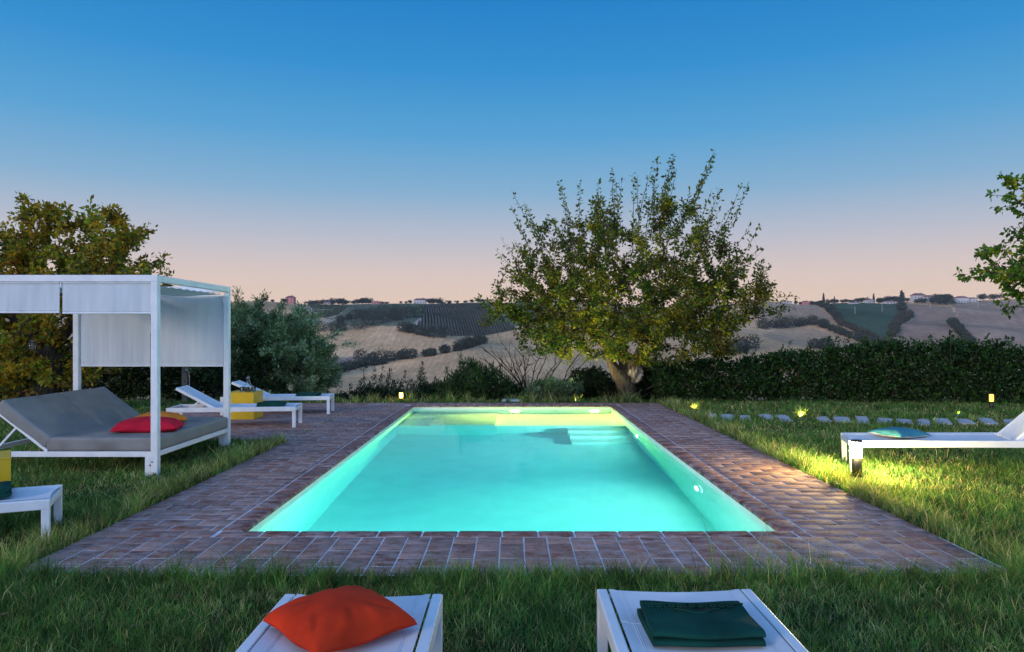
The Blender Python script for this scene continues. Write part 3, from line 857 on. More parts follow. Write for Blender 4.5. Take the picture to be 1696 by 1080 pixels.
# ------------------------------------------------------------------ stepping stones
spx = [(1178, 690.5), (1205, 692), (1234, 693), (1269, 692), (1298, 693.5), (1363, 695), (1394, 695.5), (1429, 696.5), (1465, 697.5), (1498, 699), (1530, 700), (1561, 698.5), (1598, 699), (1636, 698.5), (1679, 701)]
STN = []
for i, (a, b) in enumerate(spx):
    x, y, _ = P(a, b)
    w, d = rng.uniform(0.18, 0.25), rng.uniform(0.65, 0.95)
    STN.append((x, y, w, d))
    rs = np.random.default_rng(50 + i)
    n = 28; vs = []; 
    out = []
    for k in range(n):
        t = 2 * math.pi * k / n; c_, s_ = math.cos(t), math.sin(t)
        ex = (abs(c_) ** 0.22) * (1 if c_ > 0 else -1) * w / 2; ey = (abs(s_) ** 0.22) * (1 if s_ > 0 else -1) * d / 2
        out.append((ex * rs.uniform(0.95, 1.04), ey * rs.uniform(0.96, 1.03)))
    m = MB()
    lv = [[(a_ * 1.0, b_ * 1.0, -0.03) for a_, b_ in out], [(a_, b_, 0.012) for a_, b_ in out], [(a_ * 0.95, b_ * 0.98, 0.020) for a_, b_ in out]]
    m.add(lv[0] + lv[1] + lv[2], [(q * n + k, q * n + (k + 1) % n, (q + 1) * n + (k + 1) % n, (q + 1) * n + k) for q in range(2) for k in range(n)] + [tuple(2 * n + k for k in range(n))])
    o = m.build('stepping_stone', M['stone']); o.location = (x, y, 0); o.rotation_euler = (rs.normal(0, .01), rs.normal(0, .01), -0.86 * math.atan2(x, y) + rs.normal(0.0, 0.07))
    place = ['first', 'second', 'third', 'fourth', 'fifth', 'sixth', 'seventh', 'eighth', 'ninth', 'tenth', 'eleventh', 'twelfth', 'thirteenth', 'fourteenth', 'fifteenth'][i]
    tag(o, f'pale stepping stone in the lawn, {place} of the row counted from the deck', 'stepping stone', 'stepping stones crossing the lawn')

# plastic hatch behind the pool, post with tap, lantern in the tree
m = MB(); m.box(-0.22, 0.22, -0.14, 0.14, 0, 0.05, None, 0.012)
o = m.build('skimmer_lid', mat_plain('pale_blue_plastic', (0.30, 0.42, 0.46), 0.5)); o.location = (0.02, 15.42, 0.0)
tag(o, 'pale blue flat plastic lid in the grass behind the far pool edge', 'lid')
t = empty('garden_post', (-7.02, 15.6, 0), 0, 'weathered square wooden post seen below the right back curtain of the daybed', 'post')
t.location = (-(848 - 307) / 1200 * 15.3, 15.3, 0)
m = MB(); m.box(-0.055, 0.055, -0.055, 0.055, -0.2, 1.35, None, 0.006); m.build('wooden_post', M['wood'], t)
m = MB(); m.tube([(0.10, -0.03, 0.15), (0.10, -0.03, 0.50), (0.085, -0.035, 0.62), (0.06, -0.06, 0.66)], 0.014, 8); m.lathe([(0.0, 0.64), (0.04, 0.645), (0.03, 0.70), (0.0, 0.70)], (0.06, -0.07, 0), 10)
m.build('standpipe', M['steel'], t)

# ------------------------------------------------------------------ far country: rolling hills
def terr(x, y):
    x = np.asarray(x, float); y = np.asarray(y, float)
    u = x / np.maximum(y, 1) * F                                   # bearing, in photo pixels off centre
    k = [15.4, 17, 20, 26, 40, 70, 120, 180, 240, 300, 360, 430, 500, 570, 640, 700, 760, 830, 950, 1300]
    z = [-0.02, -0.30, -0.95, -2.4, -6.0, -11.5, -16.5, -19.2, -19.4, -18.0, -14.0, -7.5, 0.5, 9.5, 19.5, 27.5, 32.5, 33.2, 24, -20]
    b = np.interp(y, k, z)
    far = np.clip((y - 150) / 350, 0, 1)
    und = 4.2 * np.sin(x / 75 + 0.6 + y / 190) * np.sin(y / 88 + 0.4) + 2.6 * np.sin(x / 41 - y / 63) + 2.2 * np.sin(x / 31 + y / 46 + 1.2 * np.sin(x / 60)) + 0.8 * np.sin(x / 13 - y / 29)
    ridge = 2.6 * np.sin(u / 130 + 1.6) + 1.3 * np.sin(u / 47)
    side = np.clip((u - 450) / 400, 0, 1) * 2.5
    return b + far * (1.5 * und * np.clip((880 - y) / 300, 0.0, 1) + ridge * np.clip((y - 500) / 250, 0, 1) + side * np.clip((y - 600) / 150, 0, 1))

def hit(px, py, y0=60.0, y1=860.0):
    "first point of the terrain seen at a photo pixel"
    ys = np.linspace(y0, y1, 1601); xs = (px - CX) / F * ys
    zr = CAMH - (py - HY) / F * ys
    d = terr(xs, ys) - zr
    i = np.argmax(d > 0)
    if not (d > 0).any(): i = np.argmax(terr(xs, ys) / ys)
    return float(xs[i]), float(ys[i]), float(terr(xs[i], ys[i]))

def inpoly(px, py, poly):
    r = np.zeros(px.shape, bool); n = len(poly)
    for i in range(n):
        x1, y1 = poly[i]; x2, y2 = poly[(i + 1) % n]
        if y1 == y2: continue
        c = ((y1 > py) != (y2 > py)) & (px < (x2 - x1) * (py - y1) / (y2 - y1) + x1)
        r ^= c
    return r

VINE = [(697, 506), (720, 504), (803, 504), (830, 524), (856, 546), (800, 556), (748, 557), (712, 552), (686, 541), (700, 523)]
VINE2 = [(510, 505), (576, 508), (566, 518), (555, 527), (535, 527), (522, 518)]
OLIVES = [(585, 526), (620, 512), (674, 505), (688, 516), (650, 528), (616, 534)]
fields = [  # polygon in the photograph's view of the slope, colour of crop or soil
    ([(540, 500), (900, 500), (900, 540), (540, 540)], (0.15, 0.16, 0.10)),
    (VINE2, (0.30, 0.27, 0.20)), (OLIVES, (0.20, 0.21, 0.15)),
    ([(672, 503), (698, 505), (699, 523), (680, 519)], (0.11, 0.17, 0.06)),
    (VINE, (0.26, 0.19, 0.12)),
    ([(498, 505), (512, 508), (530, 528), (556, 529), (548, 536), (520, 532), (500, 520)], (0.44, 0.34, 0.24)),
    ([(678, 540), (700, 523), (704, 525), (686, 541)], (0.46, 0.40, 0.32)),
    ([(540, 605), (560, 592), (620, 588), (600, 603), (560, 612)], (0.36, 0.25, 0.19)),
    ([(1364, 500), (1484, 502), (1500, 518), (1476, 560), (1455, 560), (1385, 531)], (0.065, 0.105, 0.06)),
    ([(1500, 503), (1577, 509), (1590, 536), (1612, 569), (1530, 575), (1470, 566), (1485, 545), (1512, 530)], (0.37, 0.235, 0.16)),
    ([(1577, 503), (1640, 500), (1720, 500), (1720, 580), (1612, 569), (1590, 536)], (0.40, 0.255, 0.175)),
    ([(1575, 496), (1630, 490), (1636, 499), (1577, 504)], (0.10, 0.14, 0.08)),
    ([(1240, 500), (1345, 502), (1385, 532), (1300, 530), (1240, 522)], (0.50, 0.32, 0.20)),
    ([(1260, 556), (1290, 545), (1340, 543), (1380, 552), (1440, 578), (1380, 580), (1300, 570)], (0.50, 0.31, 0.18)),
]
def make_terrain():
    NX, NY = 900, 330
    t = np.linspace(0, 1, NY)
    ys = np.interp(t, [0, .12, .28, .40, .93, 1], [15.49, 30, 130, 240, 850, 1400])
    us = np.linspace(-1.15, 1.15, NX)
    U, Y = np.meshgrid(us, ys); X = U * (Y + 30)
    Z = terr(X, Y)
    Z[0] = -0.012
    V = np.stack([X, Y, Z], -1).reshape(-1, 3)
    px = CX + X / Y * F; py = HY - (Z - CAMH) / Y * F
    C = np.zeros((NY, NX, 3)); C[:] = (0.68, 0.40, 0.205)
    C[Y < 150] = (0.07, 0.08, 0.04)
    C *= (1 + 0.07 * np.sin(X / 60 + Y / 45) + 0.05 * np.sin(Y / 22))[..., None]
    for poly, col in fields:
        m = inpoly(px, py, poly) & (Y > 150)
        C[m] = col
    C[(Y > 850)] = (0.1, 0.11, 0.07)
    i = np.arange(NY - 1)[:, None] * NX + np.arange(NX - 1)[None]
    L = np.stack([i, i + 1, i + NX + 1, i + NX], -1).reshape(-1)
    T = NT('farm_land'); a = T.attr(); c = T.coord((1, 1, 1)); cs = T.coord((1, 0.25, 1))
    col = T.mix(1.0, a, T.ramp(T.noise(c, 0.02, 6, 0.6), (0.3, 0.70), (0.7, 1.22)), 'MULTIPLY')
    col = T.mix(1.0, col, T.ramp(T.noise(cs, 0.35, 5, 0.6), (0.3, 0.76), (0.7, 1.18)), 'MULTIPLY')
    wv = T.new('ShaderNodeTexWave'); T.l.new(T.coord((1, 0.55, 1)), wv.inputs[0]); wv.inputs['Scale'].default_value = 0.09; wv.inputs['Distortion'].default_value = 9; wv.inputs['Detail Scale'].default_value = 0.06; wv.inputs['Detail'].default_value = 3
    col = T.mix(1.0, col, T.ramp(wv.outputs['Fac'], (0.1, 0.945), (0.6, 1.03)), 'MULTIPLY')
    T.set(col, 1.0, 0.0)
    T.bump(T.noise(c, 0.5, 4), 0.5, 0.4)
    o = mesh_np('hills', V, L, np.arange(len(L) // 4) * 4, T.m, smooth=True, color=C.reshape(-1, 3))
    tag(o, kind='structure')
make_terrain()

# ---- leaf clouds for far trees and hedgerows
def leaf_cloud(centers, radii, n, size, cols, rs, shell=0.55):
    "n random leaf quads in ellipsoids; returns V (n,4,3), colors (n,3)"
    centers = np.asarray(centers, float); radii = np.asarray(radii, float)
    k = rs.integers(0, len(centers), n) if len(centers) > 1 else np.zeros(n, int)
    d = rs.normal(size=(n, 3)); d /= np.linalg.norm(d, axis=1)[:, None]
    r = shell + (1 - shell) * rs.random(n) ** 0.6
    r *= 1 + 0.16 * rs.normal(size=n)
    p = centers[k] + d * r[:, None] * radii[k]
    nn = d * 0.6 + rs.normal(size=(n, 3)) * 0.6; nn /= np.linalg.norm(nn, axis=1)[:, None]
    a = np.cross(nn, rs.normal(size=(n, 3))); a /= np.linalg.norm(a, axis=1)[:, None]
    b = np.cross(nn, a)
    s = size * rs.uniform(0.6, 1.3, (n, 1))
    V = np.stack([p - a * s, p - b * s * 0.6, p + a * s, p + b * s * 0.6], 1)
    cols = np.asarray(cols); c = cols[rs.integers(0, len(cols), n)] * rs.uniform(0.7, 1.3, (n, 1))
    return V, c

DARK = [(0.030, 0.045, 0.028), (0.045, 0.06, 0.035), (0.055, 0.06, 0.032)]
def hedgerow(line, hgt, label, cols=DARK, n=900, wid=2.0, name='hedgerow', cat='hedgerow', size=0.8):
    rs = np.random.default_rng(abs(hash(label)) % 1000 if False else sum(map(ord, label)))
    pts = [hit(a, b) for a, b in line]
    cs = []; ra = []
    for (x1, y1, _), (x2, y2, _) in zip(pts[:-1], pts[1:]):
        L = math.hypot(x2 - x1, y2 - y1); m = max(2, int(L / (hgt * 0.55)))
        for q in range(m):
            t = (q + rs.random()) / m; h = hgt * 0.80 * rs.uniform(0.6, 1.15)
            x = x1 + (x2 - x1) * t + rs.normal(0, wid * 0.35); y = y1 + (y2 - y1) * t + rs.normal(0, wid * 0.35)
            cs.append((x, y, float(terr(x, y)) + h * 0.42)); ra.append((h * 0.62, h * 0.62, h * 0.55))
    N = int(min(60000, max(n, 520 * len(cs))))
    V, c = leaf_cloud(cs, ra, N, size * 0.62, cols, rs, 0.5)
    o = quads(name, V, M['far'], color=c)
    tag(o, label, cat, 'hedgerows on the hills')
BROWN = [(0.10, 0.07, 0.045), (0.08, 0.075, 0.04), (0.05, 0.055, 0.035)]
hedgerow([(520, 548), (560, 549), (600, 541), (640, 533), (668, 529), (690, 524)], 13, 'long dark belt of trees above the tan slope, reaching the vineyard corner', n=3000, wid=6)
hedgerow([(660, 548), (680, 551), (700, 556), (742, 560)], 9, 'dark clumps of bushes along the lower edge of the vineyard')
hedgerow([(598, 596), (625, 598), (650, 597), (680, 594), (706, 590)], 9, 'dark bushes in the middle of the tan valley')
hedgerow([(706, 591), (722, 588), (755, 583), (782, 574), (800, 568)], 8, 'dark bushes where two tan fields meet under the vineyard')
hedgerow([(538, 622), (560, 617), (580, 612), (607, 607), (640, 602)], 7, 'dark hedge beside the olive tree at the foot of the tan valley')
hedgerow([(612, 526), (585, 528), (560, 535)], 9, 'bushes below the small striped vineyard')
hedgerow([(1338, 500), (1358, 505), (1376, 517), (1386, 531)], 6, 'thin hedge curving down the left side of the green field')
hedgerow([(1386, 534), (1416, 548), (1446, 560), (1478, 568)], 5, 'hedge continuing below the green field', cols=BROWN)
hedgerow([(1255, 545), (1290, 543), (1318, 541), (1345, 537)], 11, 'row of large round trees across the pale field')
hedgerow([(1350, 536), (1378, 548), (1410, 560), (1445, 572), (1480, 580)], 8, 'dark hedge slanting down below the row of round trees')
hedgerow([(1345, 577), (1362, 578), (1380, 579)], 8, 'isolated dark thicket in the pale lower field')
hedgerow([(1476, 560), (1482, 545), (1494, 532), (1506, 522)], 8, 'yellowish row of trees between green and ploughed fields', cols=BROWN)
hedgerow([(1494, 518), (1492, 508)], 8, 'dark clump at the upper corner of the green field')
hedgerow([(1576, 536), (1586, 548), (1600, 560), (1612, 572)], 6, 'hedge dropping between the two ploughed fields')
hedgerow([(1200, 590), (1225, 585), (1246, 575)], 9, 'dark bushes behind the hedge beside the large tree')

def vineyard(poly, spacing, ang, name, label, hgt=1.3, step=1.6, cols=((0.055, 0.07, 0.03), (0.095, 0.095, 0.04))):
    rs = np.random.default_rng(11)
    pts = [hit(a, b) for a, b in poly]
    cx_ = np.mean([p[0] for p in pts]); cy_ = np.mean([p[1] for p in pts])
    ca, sa = math.cos(ang), math.sin(ang)
    n1 = 260
    q = np.stack(np.meshgrid(np.arange(-80, 81) * spacing, np.arange(-200, 201) * step), -1).reshape(-1, 2)
    x = cx_ + q[:, 0] * ca - q[:, 1] * sa; y = cy_ + q[:, 0] * sa + q[:, 1] * ca
    z = terr(x, y)
    px = CX + x / y * F; py = HY - (z - CAMH) / y * F
    m = inpoly(px, py, poly) & (y < 840)
    x, y, z = x[m], y[m], z[m]
    V = []; C = []
    n = len(x)
    x = x + rs.normal(0, .1, n); 
    for dz, sx in ((0.0, 1.0), (0.5, 0.8)):
        h = hgt * rs.uniform(0.7, 1.2, n)
        w = 0.45 * sx
        dx, dy = -sa * step * 0.6, ca * step * 0.6
        nx, ny = ca * w, sa * w
        for sgn in (1, -1):
            V.append(np.stack([np.stack([x - dx + nx * sgn, y - dy + ny * sgn, z + dz * 0.2], -1), np.stack([x + dx + nx * sgn, y + dy + ny * sgn, z + dz * 0.2], -1),
                               np.stack([x + dx, y + dy, z + h], -1), np.stack([x - dx, y - dy, z + h], -1)], 1))
            C.append(np.asarray(cols)[rs.integers(0, len(cols), n)] * rs.uniform(.7, 1.3, (n, 1)))
    o = quads(name, np.concatenate(V), M['far'], color=np.concatenate(C))
    tag(o, label, 'vineyard', kind='stuff')
vineyard(VINE, 2.3, R(7), 'vineyard', 'dark vineyard in straight rows on the upper slope')
vineyard(VINE2, 13, R(-52), 'young_vineyard', 'small vineyard with slanting rows near the pink house', 1.4)
def olive_grove():
    rs = np.random.default_rng(5)
    cs = []
    for a in np.arange(585, 692, 4.2):
        for b in np.arange(505, 535, 3.2):
            if inpoly(np.array([a]), np.array([b]), OLIVES)[0]:
                x, y, z = hit(a + rs.normal(0, .5), b + rs.normal(0, .4)); cs.append((x, y, z + 1.6))
    V, c = leaf_cloud(cs, [(2.0, 2.0, 1.6)] * len(cs), len(cs) * 60, 0.5, [(0.09, 0.11, 0.075), (0.06, 0.08, 0.05)], rs)
    tag(quads('olive_grove', V, M['far'], color=c), 'grey-green olive grove on the far slope', 'olive grove', kind='stuff')
olive_grove()

# ---- trees standing on the skyline
def far_tree_proto(name, kind, seed):
    rs = np.random.default_rng(seed)
    root = empty(name)
    if kind == 'round':
        cs = [(rs.normal(0, .22), rs.normal(0, .22), 0.50 + rs.normal(0, .12)) for _ in range(7)]; ra = [(0.30, 0.30, 0.30)] * 7
        V, c = leaf_cloud(cs, ra, 1100, 0.055, [(0.035, 0.052, 0.034), (0.055, 0.07, 0.042), (0.028, 0.04, 0.028)], rs, 0.5)
    elif kind == 'cypress':
        cs = [(0, 0, 0.12 + 0.8 * k / 8) for k in range(9)]; ra = [(0.13 * (1 - 0.09 * k), 0.13 * (1 - 0.09 * k), 0.12) for k in range(9)]
        V, c = leaf_cloud(cs, ra, 800, 0.035, [(0.022, 0.036, 0.026), (0.03, 0.045, 0.03)], rs, 0.4)
    else:
        cs = [(rs.normal(0, .04), rs.normal(0, .04), 0.15 + 0.75 * k / 8) for k in range(9)]; ra = [(0.30 * (1 - 0.09 * k), 0.30 * (1 - 0.09 * k), 0.12) for k in range(9)]
        V, c = leaf_cloud(cs, ra, 900, 0.045, [(0.025, 0.042, 0.034), (0.04, 0.055, 0.04)], rs, 0.4)
    quads('crown', V, M['far'], root, c)
    m = MB(); m.tube([(0, 0, -0.08), (0.01, 0, 0.25), (0, 0, 0.6)], [0.035, 0.028, 0.012], 6); m.build('trunk', M['bark'], root)
    return root
protos = {}
for nm, kind, seed in (('round_tree', 'round', 1), ('round_tree', 'round', 2), ('round_tree', 'round', 3), ('cypress_tree', 'cypress', 4), ('conifer_tree', 'conifer', 5)):
    protos.setdefault(kind, []).append(far_tree_proto(nm, kind, seed))
used = set()
def ridge_top(px):
    ys = np.linspace(640, 860, 221); xs = (px - CX) / F * ys
    e = (terr(xs, ys) - CAMH) / ys
    i = int(np.argmax(e)); return float(xs[i]), float(ys[i]), float(terr(xs[i], ys[i])), HY - e[i] * F
def far_tree(px, h_px, kind='round', wide=1.0, label=None, group=None, dy=-6, base=None):
    src = protos[kind][int(rng.integers(0, len(protos[kind])))]
    if src in used: o = copy_tree(src)
    else: o = src; used.add(src)
    x, y, z, row = ridge_top(px)
    if base is not None: x, y, z = hit(px, base)
    else: y += dy; x = (px - CX) / F * y; z = float(terr(x, y))
    s = h_px / F * y
    o.location = (x, y, z - 0.3); o.scale = (s * wide, s * wide, s * 1.0); o.rotation_euler = (0, 0, float(rng.uniform(0, 6)))
    tag(o, label or 'round dark tree on the skyline', 'tree', group or 'trees along the skyline')
GL, GR = 'trees on the left half of the skyline', 'trees on the right half of the skyline'
LL = 'small dark round tree on the skyline between the olive tree and the large garden tree'
for px, h in ((440, 8), (452, 6), (470, 9), (512, 7), (518, 9), (524, 8), (532, 10), (545, 11), (552, 9), (561, 14), (567, 13), (574, 10), (586, 8), (592, 12), (600, 13), (606, 12), (612, 9), (621, 6), (633, 6), (640, 5),
              (664, 5), (672, 5), (680, 7), (712, 12), (718, 13), (725, 10), (732, 7), (745, 8), (758, 6), (770, 6), (782, 7), (793, 9), (801, 8)):
    far_tree(px, h, 'round', 1.25, LL, GL)
RL = 'small dark round tree on the skyline among the hill village houses'
for px, h in ((1300, 6), (1308, 5), (1318, 7), (1325, 6), (1345, 7), (1353, 7), (1361, 8), (1372, 7), (1378, 9), (1386, 8), (1395, 7), (1400, 8), (1408, 7), (1415, 6), (1420, 10), (1427, 11), (1432, 9), (1443, 6), (1455, 11), (1462, 12),
              (1471, 13), (1478, 13), (1484, 14), (1503, 8), (1510, 9), (1519, 7), (1524, 8), (1556, 12), (1562, 14), (1568, 13), (1574, 11), (1580, 7), (1602, 6)):
    far_tree(px, h, 'round', 1.15, RL, GR)
far_tree(1628, 14, 'round', 1.1, 'large round tree beside the low villa with the brown roof', GR); far_tree(1645, 14, 'round', 1.2, 'greyish round tree, farthest of the two beyond the low villa', GR)
for px, h in ((1364, 18), (1447, 16), (1494, 20), (1382, 12)):
    far_tree(px, h, 'cypress' if h != 20 else 'conifer', 1.3 if h != 20 else 1.0, 'slender pointed tree rising above the skyline beside the village' if h != 20 else 'tall conifer rising above the skyline just before the large villa', GR)
for px, b, h in ((1568, 516, 20), (1556, 514, 18), (1545, 512, 14), (1530, 509, 10), (1490, 508, 12), (1518, 507, 9)):
    far_tree(px, 0, 'round', 1.2, 'dark round tree on the slope just below the large villa', 'trees below the large villa', base=b) if False else far_tree(px, h, 'round', 1.2, 'dark round tree on the slope just below the large villa', 'trees below the large villa', dy=-40)

# ---- houses on the skyline
pk = mat_plain('pink_plaster', (0.62, 0.24, 0.22), 0.9, var=0.08); wp = mat_plain('white_plaster', (0.62, 0.56, 0.54), 0.9, var=0.08)
rt = mat_plain('roof_tiles', (0.24, 0.09, 0.075), 0.9, var=0.2); dk = mat_plain('window_shutter', (0.10, 0.085, 0.08), 0.7)
def house(px0, px1, h_px, wall, label, roof_px=3.0, cols=3, rows=2, dy=-12, hip=True, depth=8.0, group=None):
    pc = (px0 + px1) / 2; x, y, z, row = ridge_top(pc)
    y += dy; x = (pc - CX) / F * y; z = float(terr(x, y)) - 0.6
    w = (px1 - px0) / F * y; h = h_px / F * y + 0.6; rh = roof_px / F * y
    root = empty('hill_house', (x, y, z), 0, label, 'house', group or 'houses on the skyline')
    m = MB(); m.box(-w / 2, w / 2, 0, depth, -2, h); m.build('wall', wall, root)
    m = MB(); e = 0.5
    a = [(-w / 2 - e, -e, h + .01), (w / 2 + e, -e, h + .01), (w / 2 + e, depth + e, h + .01), (-w / 2 - e, depth + e, h + .01)]
    i = min(w * 0.3, 3.0) if hip else 0
    t = [(-w / 2 - e + i, depth / 2, h + rh), (w / 2 + e - i, depth / 2, h + rh)]
    m.add(a + t, [(0, 1, 5, 4), (2, 3, 4, 5), (1, 2, 5), (3, 0, 4), (3, 2, 1, 0)]); rf = m.build('roof', rt, root)
    m = MB(); m.box(w * 0.18, w * 0.18 + 0.7, depth * 0.4, depth * 0.4 + 0.7, h + rh * 0.3, h + rh + 0.9); m.build('chimney', wall, rf)
    for r in range(rows):
        for c_ in range(cols):
            cx_ = -w / 2 + w * (c_ + 0.5) / cols; z0 = 0.9 + r * (h - 0.6) / rows
            m = MB(); m.box(cx_ - 0.5, cx_ + 0.5, -0.06, 0.1, z0 + 0.2, z0 + 0.2 + min(1.4, h / rows * 0.55)); m.build('window', dk, root)
    return root
house(473, 486, 10, pk, 'tall pink house on the skyline behind the olive tree', 3, 2, 3)
house(537, 547, 5, wp, 'small gabled pale house among trees above the small vineyard', 3, 2, 1, hip=False)
house(615, 628, 4, pk, 'low pink house with flat roof on the skyline', 1.2, 3, 1)
house(685, 704, 6, wp, 'wide pale farmhouse at the top of the vineyard', 3, 4, 1)
house(1331, 1341, 5, pk, 'small pinkish house at the start of the hill village', 2, 2, 1)
house(1293, 1312, 3, wp, 'long low pale shed on the skyline beside the large garden tree', 1, 4, 1)
house(1436, 1448, 5, wp, 'squat pale house beside a pointed tree in the village', 2, 3, 1)
house(1468, 1484, 4, wp, 'low white house below the tall conifer', 1.6, 3, 1, dy=-35)
house(1410, 1424, 2.5, wp, 'flat white building on the village edge', 0.8, 3, 1, dy=-30)
house(1514, 1534, 11, wp, 'main block of the large white villa with red roof', 4, 4, 2, dy=-30)
house(1535, 1552, 8.5, wp, 'lower wing of the large white villa', 3, 4, 2, dy=-28)
house(1586, 1605, 8, wp, 'second villa, hipped roof, main block', 3, 4, 1, dy=-20)
house(1606, 1620, 6, wp, 'lower wing of the second villa', 2, 3, 1, dy=-18)
def pole(px, py0, py1, label):
    x, y, z = hit(px, py0)
    h = (py0 - py1) / F * y
    m = MB(); m.tube([(0, 0, -0.5), (0, 0, h)], [0.22, 0.14], 6); m.bar((-0.9, 0, h - 0.5), (0.9, 0, h - 0.5), 0.12)
    o = m.build('utility_pole', M['stone']); o.location = (x, y, z); tag(o, label, 'pole', 'poles standing in the far fields')
pole(1416, 520, 508, 'pale pole in the green field, the one closer to the curving hedge'); pole(1461, 516, 503, 'pale pole in the green field below the low white house')
pole(1620, 511, 500, 'pale pole in the ploughed field below the second villa'); pole(1541, 511, 504, 'short pale pole below the large white villa')

# ------------------------------------------------------------------ trees and shrubs of the garden
def grow(name, trunk, tips, leafcfg, rs, label, cat='tree', mat_l=None, mat_b=None, seg=0.22, rmin=0.0035, rexp=0.46, group=None, lift=0.12, crown_name='crown', droop=0.0):
    """trunk: [(x,y,z,r,parent)] skeleton; tips: (n,3) in local space, joined one by one to the nearest wood.
    leafcfg: dict(n per tip, size, aspect, cols, spread, reach)"""
    pos = [np.array(t[:3], float) for t in trunk]; par = [t[4] for t in trunk]; rad0 = {i: t[3] for i, t in enumerate(trunk)}
    tips = np.asarray(tips, float)
    base = pos[min(len(pos) - 1, 2)]
    order = np.argsort(np.linalg.norm(tips - base, axis=1))
    tipn = []
    chains = []
    A = np.zeros((60000, 3)); nA = len(pos); A[:nA] = pos
    minj = 1 if len(pos) > 1 else 0
    for ti in order:
        t = tips[ti]
        d = A[:nA] - t
        dist = np.linalg.norm(d, axis=1)
        pen = dist * (1 + 0.9 * np.clip(d[:, 2] / np.maximum(dist, .01) + 0.2, 0, 1))
        pen[:minj] += 3
        j = int(np.argmin(pen))
        p0 = A[j].copy(); L = dist[j]; n = max(1, int(math.ceil(L / seg)))
        ctrl = (p0 + t) / 2 + np.array([0, 0, lift * L]) + rs.normal(0, 0.07 * L, 3)
        prev = j; chain = []
        for k in range(1, n + 1):
            s = k / n
            q = (1 - s) ** 2 * p0 + 2 * s * (1 - s) * ctrl + s * s * t
            if k < n: q = q + rs.normal(0, 0.012, 3)
            A[nA] = q; par.append(prev); prev = nA; nA += 1; chain.append(prev)
        tipn.append(prev); chains.append(chain)
    P_ = A[:nA]; par = np.array(par)
    cnt = np.zeros(nA); cnt[tipn] = 1
    for i in range(nA - 1, 0, -1): cnt[par[i]] += cnt[i]
    r = rmin * np.maximum(cnt, 1) ** rexp
    for i, rr in rad0.items(): r[i] = max(rr, 0.0)
    root = empty(name, label=label, cat=cat, group=group)
    # wood
    V = []; L = []; nv = 0; starts = []; nl = 0
    idx = np.array([i for i in range(nA) if i >= len(trunk)])
    a = P_[par[idx]]; b = P_[idx]; ra = np.minimum(r[par[idx]], r[idx] * 1.5); rb = r[idx]
    d = b - a; ln = np.linalg.norm(d, axis=1, keepdims=True); d = d / np.maximum(ln, 1e-6); b = b + d * 0.004
    ref = np.tile(np.array([0.31, 0.2, 0.93]), (len(d), 1)); u = np.cross(d, ref); u /= np.linalg.norm(u, axis=1)[:, None]; w = np.cross(d, u)
    K = 5
    ang = np.arange(K) * 2 * np.pi / K
    ca, sa = np.cos(ang), np.sin(ang)
    ringA = a[:, None] + (u[:, None] * ca[None, :, None] + w[:, None] * sa[None, :, None]) * ra[:, None, None]
    ringB = b[:, None] + (u[:, None] * ca[None, :, None] + w[:, None] * sa[None, :, None]) * rb[:, None, None]
    VV = np.concatenate([ringA, ringB], 1).reshape(-1, 3)
    f = np.array([(k, (k + 1) % K, K + (k + 1) % K, K + k) for k in range(K)])
    LL_ = (f[None] + (np.arange(len(idx)) * 2 * K)[:, None, None]).reshape(-1)
    m = MB()
    for i, t in enumerate(trunk):
        pass
    # trunk skeleton limbs as thick gnarled tubes
    kids = {}
    for i, t in enumerate(trunk):
        if t[4] >= 0: kids.setdefault(t[4], []).append(i)
    def walk(i, line):
        line = line + [i]
        ks = kids.get(i, [])
        if not ks:
            if len(line) > 1: emit(line)
            return
        walk(ks[0], line)
        for k in ks[1:]: walk(k, [i])
    def emit(line):
        pts = [Vector(P_[i]) for i in line]; rr = [r[i] for i in line]
        if len(line) > 1 and line[0] != 0: rr[0] = min(rr[0] * 0.8, rr[1] * 1.25)
        fine = []; fr = []
        for q in range(len(pts) - 1):
            for s in range(5):
                t = s / 5; fine.append(pts[q].lerp(pts[q + 1], t)); fr.append(rr[q] * (1 - t) + rr[q + 1] * t)
        fine.append(pts[-1]); fr.append(rr[-1])
        b0 = len(m.v); m.tube(fine, fr, 18)
        for vi in range(b0, len(m.v)):
            v = Vector(m.v[vi]); k = rr[0]
            nse = math.sin(v.x * 31 + v.z * 7) * math.sin(v.y * 27 - v.z * 5) + 0.6 * math.sin(v.z * 19 + v.x * 23)
            c = min(fine, key=lambda p: (p - v).length_squared)
            m.v[vi] = tuple(c + (v - c) * (1 + 0.12 * nse))
    walk(0, [])
    tv = np.array([tuple(v) for v in m.v]).reshape(-1, 3)
    allV = np.concatenate([tv, VV]) if len(tv) else VV
    lo = []; st = []; c0 = 0
    for fc in m.f: lo.extend(fc); st.append(c0); c0 += len(fc)
    lo = np.concatenate([np.array(lo, int), LL_ + len(tv)]); st = np.concatenate([np.array(st, int), c0 + np.arange(len(LL_) // 4) * 4])
    mesh_np('trunk', allV, lo, st, mat_b or M['bark'], root, True)
    # leaves
    C = leafcfg
    pts = []; dirs = []; cid = []
    for ci, ch in enumerate(chains):
        nn = int(max(1, rs.poisson(C['n'])))
        path = [par[ch[0]]] + ch
        reach = min(len(path) - 1, max(1, int(C.get('reach', 0.6) / seg)))
        for q in range(nn):
            s = rs.random() ** 0.8 * reach
            k = len(path) - 1 - int(s); k = max(1, k); t = rs.random()
            p = P_[path[k - 1]] * t + P_[path[k]] * (1 - t)
            pts.append(p); dd = P_[path[k]] - P_[path[k - 1]]; dirs.append(dd / (np.linalg.norm(dd) + 1e-6)); cid.append(ci)
    pts = np.array(pts); dirs = np.array(dirs); cid = np.array(cid); n = len(pts)
    off = rs.normal(size=(n, 3)); off /= np.linalg.norm(off, axis=1)[:, None]
